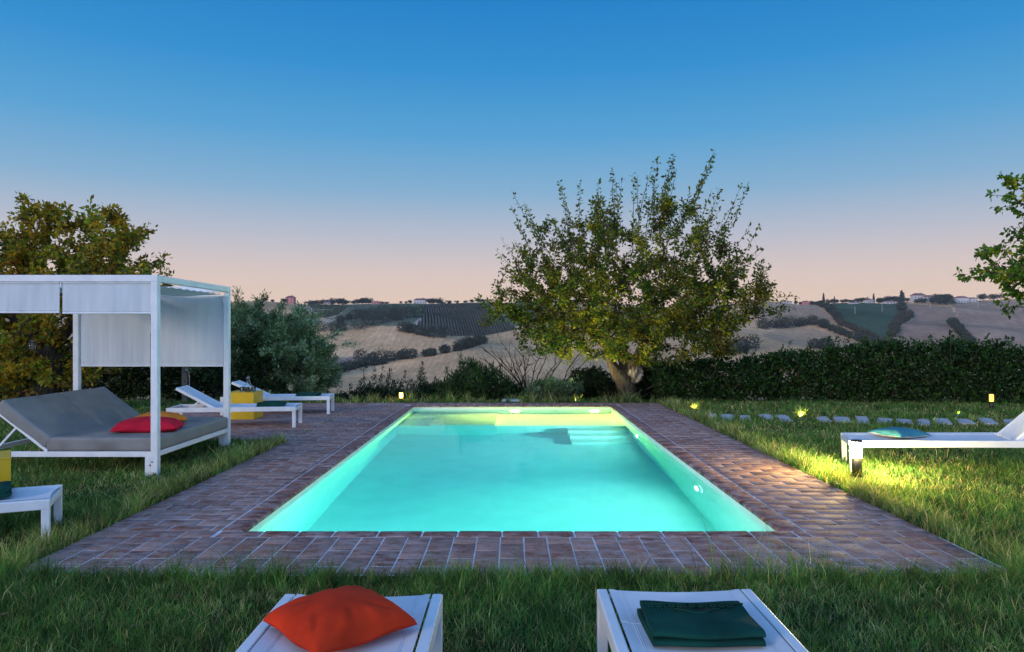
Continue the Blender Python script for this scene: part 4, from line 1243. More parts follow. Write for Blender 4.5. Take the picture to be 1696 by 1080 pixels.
    p = pts + off * rs.random((n, 1)) * C.get('spread', 0.06)
    ax = off * 0.9 + dirs * C.get('along', 0.5) + np.array([0, 0, -droop]) + rs.normal(0, .25, (n, 3)); ax /= np.linalg.norm(ax, axis=1)[:, None]
    nr = np.cross(ax, rs.normal(size=(n, 3)) + np.array([0, 0, 0])); nr /= np.linalg.norm(nr, axis=1)[:, None]
    sz = C['size'] * rs.uniform(0.65, 1.25, (n, 1)); asp = C.get('aspect', 0.5)
    side = nr * sz * asp * 0.5
    up = np.cross(ax, nr) * sz * 0.12
    V4 = np.stack([p, p + ax * sz * 0.45 + side + up, p + ax * sz, p + ax * sz * 0.45 - side + up], 1)
    cols = np.asarray(C['cols']); k = len(cols)
    cw = C.get('weights'); cw = np.ones(k) / k if cw is None else np.asarray(cw) / np.sum(cw)
    clump = rs.choice(k, len(chains), p=cw)
    ownc = rs.choice(k, n, p=cw)
    ci = np.where(rs.random(n) < 0.6, clump[cid], ownc)
    col = cols[ci] * rs.uniform(0.7, 1.3, (n, 1))
    quads(crown_name, V4, mat_l or M['leaf'], root, col)
    return root

def ell(rs, n, c, r, bias=0.5, zmin=None):
    out = []
    while len(out) < n:
        d = rs.normal(size=3); d /= np.linalg.norm(d); q = (rs.random() ** (1 / 3)) * (1 - bias) + bias * rs.random() ** 0.25
        p = np.array(c) + d * q * np.array(r) * (1 + 0.12 * rs.normal())
        if zmin is None or p[2] > zmin: out.append(p)
    return out

def big_tree():
    rs = np.random.default_rng(21)
    x0, y0 = 2.50, 15.75
    # local frame: origin at trunk base
    T = [(0.03, 0, -0.12, 0.255, -1), (0.0, 0, 0.15, 0.195, 0), (-0.05, 0, 0.42, 0.20, 1),
         (-0.26, 0.0, 0.66, 0.125, 2), (-0.40, 0.05, 0.95, 0.09, 3), (-0.48, 0.1, 1.35, 0.075, 4),
         (0.12, -0.05, 0.80, 0.095, 2), (0.36, -0.05, 1.25, 0.075, 6), (0.50, 0.0, 1.75, 0.06, 7),
         (0.17, 0.06, 0.60, 0.16, 2), (0.22, 0.10, 0.82, 0.10, 9), (0.52, 0.0, 0.70, 0.055, 10), (0.78, -0.05, 0.62, 0.045, 11), (0.95, -0.05, 0.95, 0.03, 12),
         (-0.05, 0.25, 1.0, 0.10, 2), (0.0, 0.45, 1.6, 0.09, 14)]
    tips = ell(rs, 380, (0.05, 0.0, 2.15), (3.05, 2.0, 1.05), 0.55, 0.75) + ell(rs, 330, (0.15, 0.1, 2.7), (2.6, 1.9, 1.6), 0.5, 1.0) + ell(rs, 130, (0.0, -0.2, 1.35), (2.7, 1.7, 0.6), 0.6, 0.7)
    # irregular outline: a few heavier boughs
    for c in ((-2.6, -0.4, 1.9), (-2.2, 0.2, 2.9), (2.8, -0.2, 2.4), (2.3, 0.3, 3.2), (-0.6, -0.5, 3.8), (1.0, 0, 4.1), (-1.5, -0.9, 1.3), (1.9, -0.9, 1.4)):
        tips += [np.array(c) + rs.normal(0, 0.26, 3) for _ in range(16)]
    big = grow('garden_tree', T, tips, dict(n=58, size=0.078, aspect=0.56, spread=0.11, reach=0.8,
               cols=[(0.034, 0.062, 0.010), (0.065, 0.085, 0.010), (0.130, 0.115, 0.010), (0.070, 0.048, 0.012), (0.20, 0.19, 0.010), (0.022, 0.04, 0.010)],
               weights=[2.6, 3, 3.0, 2.2, 1.2, 1.6]), rs,
               'large broad-crowned tree with a gnarled hollow trunk just beyond the far corner of the pool', droop=0.25, rmin=0.0030, rexp=0.44, lift=0.10)
    big.location = (x0, y0, 0)
    # long upright shoots with sparse leaves
    shoots = []
    for px, py in ((875, 330), (905, 345), (935, 298), (962, 293), (925, 360), (1013, 270), (1045, 278), (1018, 300), (1080, 250), (1095, 300), (1118, 240), (1130, 268), (1170, 245), (1180, 300), (1195, 330), (1222, 292), (1250, 355), (985, 320), (1150, 315),
                   (850, 322), (1063, 300), (855, 365), (1285, 438), (1262, 405), (820, 405), (815, 470), (800, 500), (1300, 495), (1210, 345), (1160, 262), (1105, 275), (990, 350)):
        for _ in range(2):
            yy = y0 + rs.normal(0, 0.9); shoots.append(((px - CX) / F * yy - x0 + rs.normal(0, .04), yy - y0, CAMH - (py + 6 + rs.random() * 14 - HY) / F * yy))
    T2 = [(t[0], t[1], t[2], t[3], t[4]) for t in T]
    return big, shoots, T, (x0, y0)
def big_tree_all():
    rs = np.random.default_rng(33)
    big, shoots, T, (x0, y0) = big_tree()
    # shoots: thin upright wands from inside the crown, part of the same tree
    V = []; col = []
    m = MB()
    cols = [(0.04, 0.075, 0.014), (0.07, 0.10, 0.016), (0.11, 0.105, 0.016), (0.05, 0.045, 0.016)]
    for s in shoots:
        s = np.array(s); s[2] += rs.normal(0, .10); s[0] += rs.normal(0, .12); L = rs.uniform(1.0, 1.7)
        c = np.array([0.0, 0.0, 1.8]); d = s - c; d /= np.linalg.norm(d)
        dirn = d * 0.75 + np.array([rs.normal(0, .12), 0, 0.42 if s[2] > 2.7 else 0.10]); dirn /= np.linalg.norm(dirn)
        b = s - dirn * L; mid = (s + b) / 2 + rs.normal(0, 0.05, 3)
        pts = [tuple((1 - t) ** 2 * b + 2 * t * (1 - t) * mid + t * t * s) for t in np.linspace(0, 1, 8)]
        m.tube(pts, list(np.linspace(0.009, 0.002, 8)), 4, False)
        P8 = np.array(pts)
        for q in range(int(L * 34)):
            t = rs.random() * 6.999; k = int(t); p = P8[k] * (1 - t + k) + P8[k + 1] * (t - k)
            o = rs.normal(size=3); o /= np.linalg.norm(o); ax = o * 0.8 + dirn * 0.5 + np.array([0, 0, -0.25]); ax /= np.linalg.norm(ax)
            nr = np.cross(ax, rs.normal(size=3)); nr /= np.linalg.norm(nr); z = rs.uniform(0.06, 0.11)
            p = p + o * 0.02
            V.append([p, p + ax * z * .45 + nr * z * .27, p + ax * z, p + ax * z * .45 - nr * z * .27]); col.append(np.array(cols[rs.integers(0, 4)]) * rs.uniform(.7, 1.3))
    quads('shoot_leaves', np.array(V), M['leaf'], big, np.array(col))
    m.build('crown_sprays', M['bark'], big)
    # rotten heartwood in the hollow of the trunk
    m = MB()
    def lump(u, v):
        a = u * 2 * math.pi; b = v * math.pi
        r = 0.155 * (1 + 0.25 * math.sin(5 * a + 3 * b) + 0.18 * math.sin(11 * a) * math.sin(7 * b))
        return (0.17 + r * 0.9 * math.cos(a) * math.sin(b), -0.10 + r * 0.8 * math.sin(a) * math.sin(b), 0.56 + r * 1.0 * math.cos(b))
    m.grid(lump, 36, 20); m.build('hollow_wood', M['deadwood'], big)
big_tree_all()

def left_tree():
    rs = np.random.default_rng(41)
    y0 = 13.2; x0 = (78 - CX) / F * y0
    T = [(-0.6, 0.0, -0.1, 0.26, -1), (-0.35, 0, 0.22, 0.23, 0), (0.0, 0, 0.42, 0.20, 1), (0.08, 0, 0.75, 0.16, 2), (0.0, 0, 1.15, 0.14, 3), (-0.3, 0, 1.6, 0.10, 4), (0.4, 0.1, 1.6, 0.10, 4), (0.5, 0.1, 2.2, 0.07, 6), (-0.9, 0, 1.9, 0.08, 5)]
    def w(px, py, n, sx, sz, dy=0.0):
        yy = y0 + dy; c = ((px - CX) / F * yy - x0, dy, CAMH - (py - HY) / F * yy)
        return [np.array(c) + rs.normal(size=3) * np.array([sx, 0.55, sz]) for _ in range(n)]
    tips = []
    for px, py, n, sx, sz in ((20, 420, 50, .35, .3), (75, 405, 55, .32, .30), (86, 362, 22, .10, .14), (72, 342, 9, .05, .07), (130, 440, 50, .35, .25), (168, 395, 28, .16, .18), (180, 360, 16, .12, .1), (210, 390, 12, .12, .08), (205, 440, 45, .28, .25), (245, 468, 22, .16, .10),
                              (40, 480, 60, .5, .3), (140, 490, 60, .5, .3), (220, 500, 40, .35, .25), (20, 560, 60, .4, .35), (90, 560, 50, .4, .3), (110, 610, 30, .3, .2), (20, 620, 40, .4, .2), (-60, 430, 50, .5, .5), (-80, 540, 50, .5, .4)):
        tips += w(px, py, n, sx, sz, rs.normal(0, .25))
    t = grow('garden_tree', T, tips, dict(n=40, size=0.088, aspect=0.62, spread=0.12, reach=0.6,
             cols=[(0.110, 0.110, 0.010), (0.20, 0.135, 0.010), (0.055, 0.070, 0.010), (0.14, 0.075, 0.012), (0.12, 0.15, 0.012), (0.26, 0.17, 0.010)], weights=[2.6, 3, 2, 2.4, 1.5, 1.2]), rs,
             'autumn-tinted tree with a crooked trunk rising behind the canopied daybed', droop=0.2)
    t.location = (x0, y0, 0)
left_tree()

def right_tree():
    rs = np.random.default_rng(43)
    y0 = 9.6; x0 = (1850 - CX) / F * y0
    T = [(0, 0, -0.1, 0.16, -1), (0, 0, 0.7, 0.13, 0), (-0.1, 0, 1.5, 0.11, 1), (-0.5, 0, 2.2, 0.07, 2), (0.3, 0.1, 2.2, 0.08, 2), (-0.9, 0, 2.8, 0.045, 3), (-0.9, 0, 2.0, 0.05, 3)]
    tips = []
    for px, py, n, sx, sz in ((1690, 290, 20, .13, .10), (1655, 295, 9, .08, .07), (1630, 302, 4, .04, .04), (1668, 320, 9, .1, .06), (1700, 340, 8, .1, .08), (1690, 385, 24, .12, .12), (1680, 425, 22, .12, .12), (1640, 395, 8, .07, .05), (1622, 400, 5, .04, .04), (1700, 440, 22, .15, .12),
                              (1650, 440, 18, .13, .06), (1620, 440, 9, .07, .04), (1600, 436, 4, .04, .03), (1680, 470, 14, .12, .06), (1690, 495, 8, .12, .03), (1760, 330, 60, .35, .3), (1780, 430, 60, .35, .3), (1860, 380, 70, .5, .6)):
        yy = y0; c = ((px - CX) / F * yy - x0, 0, CAMH - (py - HY) / F * yy)
        tips += [np.array(c) + rs.normal(size=3) * np.array([sx, 0.25, sz]) for _ in range(n)]
    t = grow('garden_tree', T, tips, dict(n=13, size=0.070, aspect=0.68, spread=0.05, reach=0.3,
             cols=[(0.045, 0.10, 0.012), (0.070, 0.13, 0.014), (0.030, 0.065, 0.012), (0.18, 0.18, 0.014)], weights=[3, 3, 2, 1.6]), rs,
             'green leafy tree hanging in from the photo edge above the raised backrest', droop=0.5, lift=0.2, seg=0.16)
    t.location = (x0 + 0.15, y0, -0.12)
right_tree()

def olive_tree():
    rs = np.random.default_rng(45)
    y0 = 17.2; x0 = (455 - CX) / F * y0
    T = [(0, 0, -0.5, 0.18, -1), (0, 0, 0.0, 0.15, 0), (-0.3, 0, 0.5, 0.10, 1), (0.3, 0.1, 0.5, 0.10, 1), (0.0, 0.1, 0.8, 0.09, 1)]
    tips = []
    for px, py, n, sx, sz in ((400, 520, 40, .25, .22), (430, 515, 60, .3, .25), (455, 530, 60, .4, .3), (492, 525, 50, .25, .25), (498, 500, 16, .07, .12), (510, 488, 4, .03, .08), (393, 485, 16, .05, .14), (470, 505, 10, .1, .08), (425, 495, 14, .1, .08), (520, 560, 50, .25, .25), (440, 570, 80, .5, .35), (490, 590, 70, .4, .3),
                              (420, 600, 70, .4, .3), (532, 585, 40, .14, .25), (525, 545, 20, .12, .12), (380, 560, 60, .35, .35), (450, 625, 60, .5, .2), (520, 620, 30, .2, .15), (360, 500, 24, .2, .2), (350, 580, 40, .3, .3)):
        yy = y0; c = ((px - CX) / F * yy - x0, 0, CAMH - (py - HY) / F * yy)
        tips += [np.array(c) + rs.normal(size=3) * np.array([sx, 0.6, sz]) + np.array([0, rs.normal(0, .3), 0]) for _ in range(n)]
    t = grow('olive_tree', T, tips, dict(n=110, size=0.092, aspect=0.22, spread=0.12, reach=0.6, along=1.3,
             cols=[(0.055, 0.085, 0.034), (0.095, 0.125, 0.060), (0.030, 0.050, 0.018), (0.17, 0.20, 0.12)], weights=[3, 2.5, 2.5, 1.2]), rs,
             'bushy grey-green olive tree standing between the daybed and the view of the valley', mat_l=M['olive'], lift=0.15)
    t.location = (x0, y0, -0.4)
olive_tree()

# ---- clipped and wild hedges made of leaves on a woody core
def leafy_mass(name, cells, n, size, cols, label, cat, mat, rs, aspect=0.55, wood=True, weights=None, up=0.2, sprigs=0, sprig_h=0.25):
    "cells: [(x, y, z, rx, ry, rz)] overlapping clumps"
    root = empty(name, label=label, cat=cat)
    cells = np.asarray(cells, float); ox, oy = cells[:, 0].mean(), cells[:, 1].mean()
    vol = cells[:, 3] * cells[:, 5]; k = rs.choice(len(cells), n, p=vol / vol.sum())
    d = rs.normal(size=(n, 3)); d /= np.linalg.norm(d, axis=1)[:, None]
    r = 0.45 + 0.62 * rs.random(n) ** 0.55
    p = cells[k, :3] + d * r[:, None] * cells[k, 3:6]
    ok = p[:, 2] > min(-0.35, cells[:, 2].min()); p = p[ok]; d = d[ok]
    if sprigs:
        c = cells[rs.integers(0, len(cells), sprigs)]
        sx = c[:, 0] + rs.normal(0, .5, sprigs) * c[:, 3]; sy = c[:, 1] + rs.normal(0, .5, sprigs) * c[:, 4]; sz = c[:, 2] + c[:, 5] * 0.8
        L = sprig_h * rs.uniform(0.3, 1.3, sprigs)
        q = []; qd = []
        for a_, b_, c_, l_ in zip(sx, sy, sz, L):
            mm = int(14 + 60 * l_)
            t = rs.random(mm); w = 0.045 * (1.2 - t)
            q.append(np.stack([a_ + rs.normal(0, 1, mm) * w + 0.1 * l_ * t, b_ + rs.normal(0, 1, mm) * w, c_ + t * l_], -1)); qd.append(np.tile([0, 0, 1.0], (mm, 1)) + rs.normal(0, .6, (mm, 3)))
        p = np.concatenate([p] + q); d = np.concatenate([d] + qd)
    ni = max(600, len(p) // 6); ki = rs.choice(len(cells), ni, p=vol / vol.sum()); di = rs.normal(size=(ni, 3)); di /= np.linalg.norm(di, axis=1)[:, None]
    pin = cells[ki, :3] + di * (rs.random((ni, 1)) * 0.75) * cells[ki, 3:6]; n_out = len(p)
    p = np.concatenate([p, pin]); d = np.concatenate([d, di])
    n = len(p)
    ax = d * 0.7 + rs.normal(0, .5, (n, 3)) + np.array([0, 0, up]); ax /= np.linalg.norm(ax, axis=1)[:, None]
    nr = np.cross(ax, rs.normal(size=(n, 3))); nr /= np.linalg.norm(nr, axis=1)[:, None]
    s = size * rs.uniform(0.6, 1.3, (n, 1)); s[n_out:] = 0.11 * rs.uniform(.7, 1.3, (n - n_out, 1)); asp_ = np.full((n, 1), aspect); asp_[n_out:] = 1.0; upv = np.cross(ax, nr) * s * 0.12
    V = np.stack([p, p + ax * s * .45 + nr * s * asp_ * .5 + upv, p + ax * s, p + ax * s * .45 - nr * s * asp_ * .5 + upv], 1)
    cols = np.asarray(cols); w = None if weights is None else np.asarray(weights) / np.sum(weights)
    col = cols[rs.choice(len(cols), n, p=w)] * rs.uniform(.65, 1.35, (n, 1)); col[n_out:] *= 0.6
    org = np.array([ox, oy, 0.0])
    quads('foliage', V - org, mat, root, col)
    if wood:
        m = MB()
        for c in cells:
            for _ in range(5):
                a = Vector((c[0] + rs.normal(0, .1) - ox, c[1] + rs.normal(0, .1) - oy, c[2] - c[5] - .1))
                b = Vector((c[0] + rs.normal(0, .5) * c[3] - ox, c[1] + rs.normal(0, .5) * c[4] - oy, c[2] + c[5] * rs.uniform(.2, .9)))
                m.tube([a, (a + b) / 2 + Vector(rs.normal(0, .04, 3)), b], [0.014, 0.009, 0.004], 5, False)
        m.build('stem', M['bark'], root)
    root.location = (ox, oy, 0)
    return root

HG = [(0.022, 0.060, 0.012), (0.032, 0.085, 0.016), (0.014, 0.038, 0.010), (0.055, 0.115, 0.022)]
def right_hedge():
    rs = np.random.default_rng(51)
    xs = np.arange(3.35, 16.5, 0.30); cells = []
    for x in xs:
        t = np.clip((x - 3.3) / 9, 0, 1.2)
        yc = 15.75 - 0.95 * np.clip(t, 0, 1)
        px = CX + x / yc * F
        top = np.interp(px, [1060, 1100, 1180, 1250, 1350, 1450, 1560, 1640, 1720, 2000], [612, 606, 598, 594, 582, 571, 566, 574, 576, 572]) + rs.normal(0, 2.5)
        zt = CAMH - (top - HY) / F * yc
        n = 4
        for k in range(n):
            z = (k + 0.5) / n * zt
            cells.append((x + rs.normal(0, .06), yc + rs.normal(0, .08), z, 0.30, 0.42 - 0.05 * (k == 3), zt / n * 0.72))
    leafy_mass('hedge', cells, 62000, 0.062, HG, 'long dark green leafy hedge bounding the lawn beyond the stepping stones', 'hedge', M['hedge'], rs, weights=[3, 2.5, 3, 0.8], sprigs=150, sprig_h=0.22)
right_hedge()
def left_hedge():
    rs = np.random.default_rng(52); cells = []
    for x in np.arange(-13.5, -5.4, 0.33):
        yc = 15.9
        for k in range(4):
            zt = 1.25 + 0.12 * math.sin(x * 2.1); cells.append((x + rs.normal(0, .08), yc + rs.normal(0, .12), (k + .5) / 4 * zt, 0.34, 0.45, zt / 4 * 0.75))
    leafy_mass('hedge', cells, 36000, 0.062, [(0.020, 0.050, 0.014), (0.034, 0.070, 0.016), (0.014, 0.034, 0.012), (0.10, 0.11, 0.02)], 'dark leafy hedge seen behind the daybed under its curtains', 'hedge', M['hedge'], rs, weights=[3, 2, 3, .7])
left_hedge()
def mass(px0, px1, py_top, y, label, seed, cols, name='shrub', n=9000, size=0.07, aspect=0.3, depth=0.45, z0=-0.5, sprigs=30, sprig_h=0.3, up=0.5, mat=None, step=0.22):
    rs = np.random.default_rng(seed); cells = []
    x0, x1 = (px0 - CX) / F * y, (px1 - CX) / F * y
    m = max(2, int((x1 - x0) / step))
    for i in range(m + 1):
        t = i / m; x = x0 + (x1 - x0) * t; zt = CAMH - (py_top - HY) / F * y
        dome = 0.55 + 0.45 * math.sin(math.pi * min(1, max(0, 0.12 + 0.76 * t))) + rs.normal(0, .05)
        H = (zt - z0) * dome
        for k in range(3):
            cells.append((x + rs.normal(0, .05), y + rs.normal(0, .15), z0 + (k + .5) / 3 * H, 0.26, depth, H / 3 * 0.7))
    return leafy_mass(name, cells, n, size, cols, label, 'shrub', mat or M['hedge'], rs, aspect=aspect, sprigs=sprigs, sprig_h=sprig_h, up=up)
OG = [(0.028, 0.065, 0.018), (0.045, 0.09, 0.026), (0.016, 0.038, 0.014)]
mass(738, 832, 608, 16.4, 'bright green oleander bush with upright narrow leaves beside the bare shrub', 61, OG, 'oleander_bush', 9000, 0.12, 0.17, 0.5, -0.5, 30, 0.35, 0.9)
mass(668, 745, 640, 16.6, 'low dark bush between the small bollard lamp and the oleander', 62, [(0.014, 0.034, 0.012), (0.024, 0.05, 0.016)], 'dark_bush', 5000, 0.07, 0.3, 0.4, -0.5, 10, 0.5)
mass(556, 672, 645, 16.7, 'low ragged dark shrubs behind the far patio lounger', 63, [(0.016, 0.034, 0.014), (0.03, 0.05, 0.018)], 'dark_bush', 5500, 0.07, 0.3, 0.4, -0.6, 22, 0.5)
mass(880, 948, 628, 16.2, 'grey-green feathery shrub at the foot of the bare branches', 64, [(0.04, 0.075, 0.035), (0.065, 0.10, 0.055)], 'feathery_shrub', 7000, 0.06, 0.16, 0.35, -0.3, 40, 0.2, 1.2, M['olive'])
mass(948, 1012, 612, 16.9, 'dark shrub filling the shade beside the big gnarled trunk', 65, [(0.012, 0.032, 0.01), (0.02, 0.045, 0.014)], 'dark_bush', 6500, 0.07, 0.4, 0.5, -0.3, 4, 0.2)
mass(1052, 1110, 604, 16.5, 'dark shrub filling the gap between the gnarled trunk and the long hedge', 66, [(0.012, 0.032, 0.01), (0.02, 0.045, 0.014)], 'dark_bush', 7000, 0.065, 0.5, 0.5, -0.3, 4, 0.2)
mass(828, 885, 640, 16.7, 'low green shrub in front of the bare branches', 67, OG, 'dark_bush', 5000, 0.07, 0.3, 0.4, -0.5, 8, 0.3)
# bushes on the slope below the garden
mass(610, 680, 640, 30, 'round dusky bush on the slope below the garden, above the small bollard lamp', 68, [(0.03, 0.042, 0.026), (0.045, 0.055, 0.035)], 'slope_bush', 7000, 0.11, 0.4, 1.0, -4.0, 8, 0.5, .3, M['far'], 0.5)
mass(655, 742, 622, 34, 'wider dusky bush on the slope below the garden, beside the oleander', 69, [(0.035, 0.055, 0.03), (0.05, 0.065, 0.04)], 'slope_bush', 9000, 0.12, 0.4, 1.2, -5.0, 12, 0.7, .3, M['far'], 0.5)

def bare_shrub():
    rs = np.random.default_rng(71)
    y = 16.9; x0 = (885 - CX) / F * y
    root = empty('bare_shrub', (x0, y, -0.4), 0, 'leafless shrub with arching dark branches under the large tree', 'shrub')
    for (px, py) in ((775, 562), (792, 590), (812, 580), (835, 572), (850, 590), (868, 585), (880, 575), (897, 580), (915, 570), (930, 590), (948, 575), (965, 585), (985, 590), (1000, 610), (800, 610), (840, 600)):
        m = MB()
        e = np.array([(px - CX) / F * y - x0, rs.normal(0, .3), CAMH - (py - HY) / F * y + 0.4])
        b = np.array([rs.normal(0, .25), 0, 0.0])
        c = b * 0.5 + e * 0.5 + np.array([0, 0, 0.18 * np.linalg.norm(e - b)])
        pts = [(1 - t) ** 2 * b + 2 * t * (1 - t) * c + t * t * e + rs.normal(0, .012, 3) for t in np.linspace(0, 1, 12)]
        m.tube([tuple(p) for p in pts], list(np.linspace(0.022, 0.004, 12)), 5, False)
        for q in range(9):
            k = rs.integers(3, 11); d = pts[k] - pts[k - 1]; d /= np.linalg.norm(d)
            o = d * .6 + rs.normal(0, .5, 3); o[2] = abs(o[2]); o /= np.linalg.norm(o); L = rs.uniform(.15, .5)
            s = pts[k]; m.tube([tuple(s), tuple(s + o * L * .5 + rs.normal(0, .015, 3)), tuple(s + o * L + np.array([0, 0, .05]))], [0.008, 0.005, 0.0025], 4, False)
        m.build('branch', M['bark'], root)
bare_shrub()
lt = empty('hanging_lantern', ((54 - CX) / F * 12.4, 12.4, CAMH - (583 - HY) / F * 12.4), 0, 'small glass lantern hanging in the autumn-tinted tree', 'lantern')
m = MB(); m.lathe([(0.0, 0.0), (0.06, 0.0), (0.065, 0.02), (0.065, 0.15), (0.045, 0.18), (0.042, 0.18), (0.06, 0.15), (0.06, 0.02), (0.0, 0.01)], n=20); m.build('jar', M['glass'], lt)
m = MB(); m.lathe([(0.0, 0.20), (0.05, 0.195), (0.05, 0.178), (0.0, 0.178)], n=20); m.build('lid', M['steel'], lt)
m = MB(); m.tube([(0, 0, 0.2), (0.005, 0, 0.5), (0, 0.0, 0.85)], 0.003, 5); m.build('cord', M['bark'], lt)

# ------------------------------------------------------------------ grass
def blades(name, x, y, z, h, w, lean, cols, ci, label, rs, mat=None):
    n = len(x)
    a = rs.uniform(0, 2 * np.pi, n); la = rs.uniform(0, 2 * np.pi, n)
    dx, dy = np.cos(a) * w / 2, np.sin(a) * w / 2
    lx, ly = np.cos(la) * lean * h, np.sin(la) * lean * h
    b = np.stack([x, y, z], -1); D = np.stack([dx, dy, np.zeros(n)], -1)
    hh = h * np.sqrt(np.clip(1 - (lean * 0.75) ** 2, 0.15, 1))
    m1 = b + np.stack([lx * .22, ly * .22, hh * .5], -1); tp = b + np.stack([lx, ly, hh], -1)
    V = np.stack([b - D, b + D, m1 + D * .8, m1 - D * .8, tp], 1).reshape(-1, 3)
    base = np.arange(n)[:, None] * 5
    L = np.concatenate([base + np.array([0, 1, 2, 3]), base + np.array([3, 2, 4])], 1).reshape(-1)
    st = np.stack([np.arange(n) * 7, np.arange(n) * 7 + 4], -1).reshape(-1)
    vn = np.sin(x * 17 + 3 * np.sin(y * 11)) * np.sin(y * 19 + 3 * np.sin(x * 13)); v2 = np.sin(x * 4.1 + 2 * np.sin(y * 3.3)) * np.sin(y * 4.7 + 1.5 * np.sin(x * 5.1))
    c = np.asarray(cols)[ci] * rs.uniform(0.6, 1.4, (n, 1)) * (1.08 + 0.50 * vn + 0.26 * v2)[:, None]
    c = np.repeat(c, 5, axis=0)
    o = mesh_np(name, V, L, st, mat or M['grass'], color=c)
    return tag(o, label, 'grass', kind='stuff')
GC = [(0.027, 0.074, 0.016), (0.042, 0.096, 0.020), (0.024, 0.050, 0.013), (0.085, 0.115, 0.024), (0.21, 0.18, 0.09), (0.13, 0.115, 0.05)]
def clear(x, y):
    ok = ~on_deck(x, y, -0.01)
    ok &= ~((np.abs(x - 3.51 - (y - 7.4) * 0.47) < 0.09) & (y > 7.0) & (y < 7.50))
    for sx, sy, w, d in STN:
        a = -0.86 * math.atan2(sx, sy); u = (x - sx) * math.cos(a) + (y - sy) * math.sin(a); v = -(x - sx) * math.sin(a) + (y - sy) * math.cos(a)
        ok &= ~((np.abs(u) < w * 0.40) & (np.abs(v) < d * 0.40))
    return ok
def patchy(x, y):
    return 0.5 + 0.25 * np.sin(x * 2.3 + 1.7 * np.sin(y * 1.9)) + 0.25 * np.sin(y * 3.1 + 1.3 * np.sin(x * 2.7 + 1)) * np.cos(x * 0.9)
def lawn():
    rs = np.random.default_rng(81)
    X = []; Y = []
    # near strip
    def area(ya, yb, dens):
        hw = 0.92 * yb + 1.4; n = int(2 * hw * (yb - ya) * dens)
        x = rs.uniform(-hw, hw, n); y = rs.uniform(ya, yb, n)
        k = (np.abs(x) < 0.92 * y + 1.4) & clear(x, y)
        X.append(x[k]); Y.append(y[k])
    area(1.9, 3.0, 7500); area(3.0, 4.5, 7500); area(4.5, 6.0, 4200); area(6.0, 8.0, 2900); area(8.0, 10.5, 1900); area(10.5, 13.0, 1300); area(13.0, 15.6, 1100)
    x = np.concatenate(X); y = np.concatenate(Y); n = len(x)
    pt = patchy(x, y)
    h = rs.uniform(0.03, 0.095, n) * (0.6 + 0.9 * pt)
    w = np.maximum(0.0036, 0.00095 * y) * rs.uniform(.7, 1.3, n)
    straw = rs.random(n) < (0.06 + 0.30 * (1 - pt) ** 1.5)
    ci = np.where(straw, 4 + (rs.random(n) < .5), rs.choice(4, n, p=[.35, .3, .2, .15]))
    blades('lawn_grass', x, y, np.full(n, -0.014), h, w, rs.uniform(0.2, 1.15, n), GC, ci, 'short green lawn with dry straw patches', rs)
lawn()
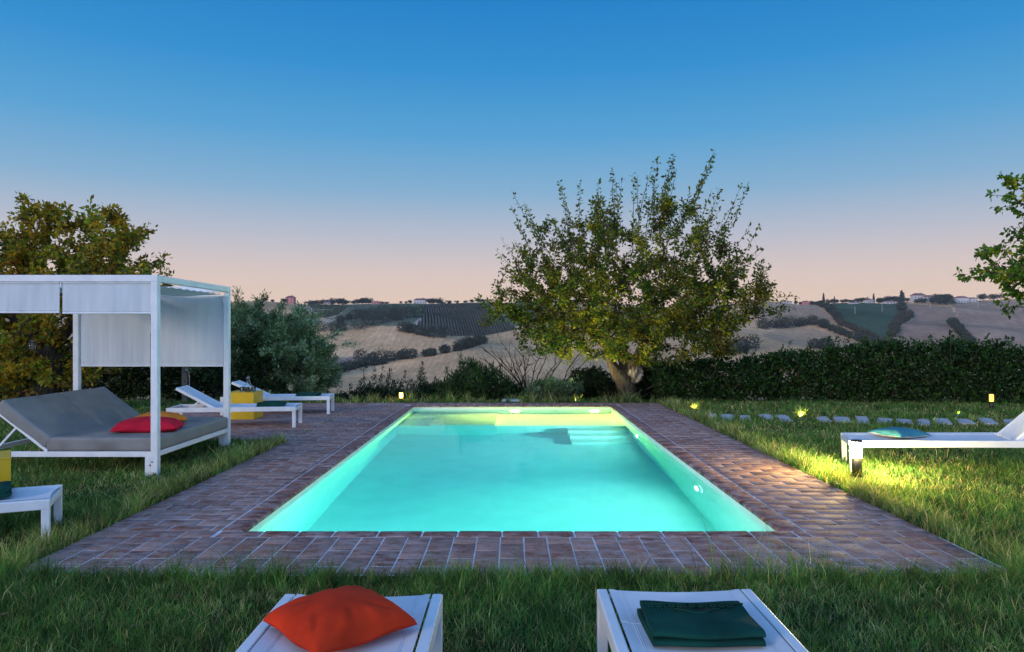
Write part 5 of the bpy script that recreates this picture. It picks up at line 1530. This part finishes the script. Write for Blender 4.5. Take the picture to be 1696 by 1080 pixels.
def edge_tufts():
    rs = np.random.default_rng(82)
    X = []; Y = []; H = []; Cc = []; Wd = []
    def line(x0, y0, x1, y1, per_m, spread, h0, h1, cmix, k=26, side=None):
        L = math.hypot(x1 - x0, y1 - y0); m = int(L * per_m)
        for _ in range(m):
            t = rs.random(); cx_ = x0 + (x1 - x0) * t; cy_ = y0 + (y1 - y0) * t
            o = abs(rs.normal(0, spread)); 
            cx_ += (side[0] * o if side else 0); cy_ += (side[1] * o if side else 0)
            nb = rs.poisson(k)
            hh = rs.uniform(h0, h1) * (0.6 + 0.8 * patchy(np.array([cx_ * 1.7]), np.array([cy_ * 1.7]))[0])
            X.append(cx_ + rs.normal(0, .028, nb)); Y.append(cy_ + rs.normal(0, .028, nb)); H.append(hh * rs.uniform(.4, 1.15, nb)); Cc.append(rs.choice(6, nb, p=cmix)); Wd.append(np.full(nb, max(0.0036, 0.00085 * cy_)))
    yel = [.12, .20, .05, .30, .17, .16]; grn = [.34, .28, .22, .10, .02, .04]
    line(DXL, DY0, DXR, DY0, 42, 0.13, 0.08, 0.20, grn, 32, (0, -1)); line(DXL, DY0 + .02, DXR, DY0 + .02, 6, 0.05, 0.2, 0.34, grn, 5, (0, -1))
    line(DXR, DY0, DXR, DY1, 34, 0.12, 0.09, 0.22, yel, 26, (1, 0))
    line(DXL, DY0, DXL, PATY, 40, 0.14, 0.09, 0.21, yel, 28, (-1, 0))
    line(PATX, PATY, DXL, PATY, 16, 0.07, 0.05, 0.12, yel, 18, (0, -1))
    line(PATX - .1, DY1 + .1, DXR, DY1 + .1, 15, 0.2, 0.09, 0.27, yel, 22, (0, 1))
    line(DXR, DY1 + .2, 11, 14.0, 9, 0.35, 0.06, 0.15, grn, 20, (0, 1))
    line(-12, 15.3, PATX, 15.3, 9, 0.4, 0.08, 0.25, yel, 20, (0, -1))
    line(3.42, 13.6, 3.44, 13.65, 260, 0.12, 0.12, 0.24, [.1, .2, .05, .5, .05, .1], 26, (1, 0)); line(4.9, 12.4, 4.98, 12.42, 260, 0.12, 0.12, 0.24, [.1, .2, .05, .5, .05, .1], 26, (1, 0)); line(7.8, 12.8, 7.9, 12.8, 150, 0.1, 0.1, 0.18, grn, 22, (1, 0))
    for _ in range(900):                               # scattered rough tufts on the lawn
        yy = rs.uniform(2.0, 14.8); xx = rs.uniform(-1, 1) * (0.78 * yy + .4)
        if not clear(np.array([xx]), np.array([yy]))[0]: continue
        line(xx, yy, xx + 0.01, yy, 101, 0.01, 0.06, 0.15, grn if rs.random() < .7 else yel, 20)
    x = np.concatenate(X); y = np.concatenate(Y); h = np.concatenate(H); c = np.concatenate(Cc); w = np.concatenate(Wd)
    k = clear(x, y); x, y, h, c, w = x[k], y[k], h[k], c[k], w[k]
    z = np.where(y > 15.45, terr(x, y), -0.015) - 0.005
    n = len(x)
    blades('edge_grass', x, y, z, h * 1.1, w, rs.uniform(0.15, 1.05, n), GC, c, 'longer yellowing grass tufts along the edges of the deck', rs)
edge_tufts()
def leaves_litter():
    rs = np.random.default_rng(83)
    n = 90; y = rs.uniform(2.3, 12, n); x = rs.uniform(-.75, .75, n) * y
    k = clear(x, y) & ~on_deck(x, y, 0.0); x, y = x[k], y[k]; n = len(x)
    p = np.stack([x, y, rs.uniform(0.03, 0.07, n)], -1); a = rs.normal(size=(n, 3)); a[:, 2] *= .4; a /= np.linalg.norm(a, axis=1)[:, None]; b = np.cross(a, [0, 0, 1.0]) ; s = rs.uniform(.02, .035, (n, 1))
    V = np.stack([p - a * s, p + b * s * .6 + [0, 0, .006], p + a * s, p - b * s * .6 + [0, 0, .006]], 1)
    tag(quads('fallen_leaves', V, M['leaf'], color=np.array([(0.16, 0.09, 0.05)]) * rs.uniform(.5, 1.6, (n, 1))), 'scattered dry fallen leaves in the grass', 'leaves', kind='stuff')
leaves_litter()
m = MB(); m.box(-1400, 1400, -40, 1500, -60, 62)
hz = NT('thin_evening_haze'); hz.n.remove(hz.b)
pv = hz.new('ShaderNodeVolumePrincipled'); pv.inputs['Color'].default_value = (0.94, 0.92, 0.95, 1); pv.inputs['Density'].default_value = 0.00013
hz.l.new(pv.outputs[0], hz.out.inputs['Volume'])
tag(m.build('haze', hz.m), kind='stuff')
bpy.context.view_layer.update()
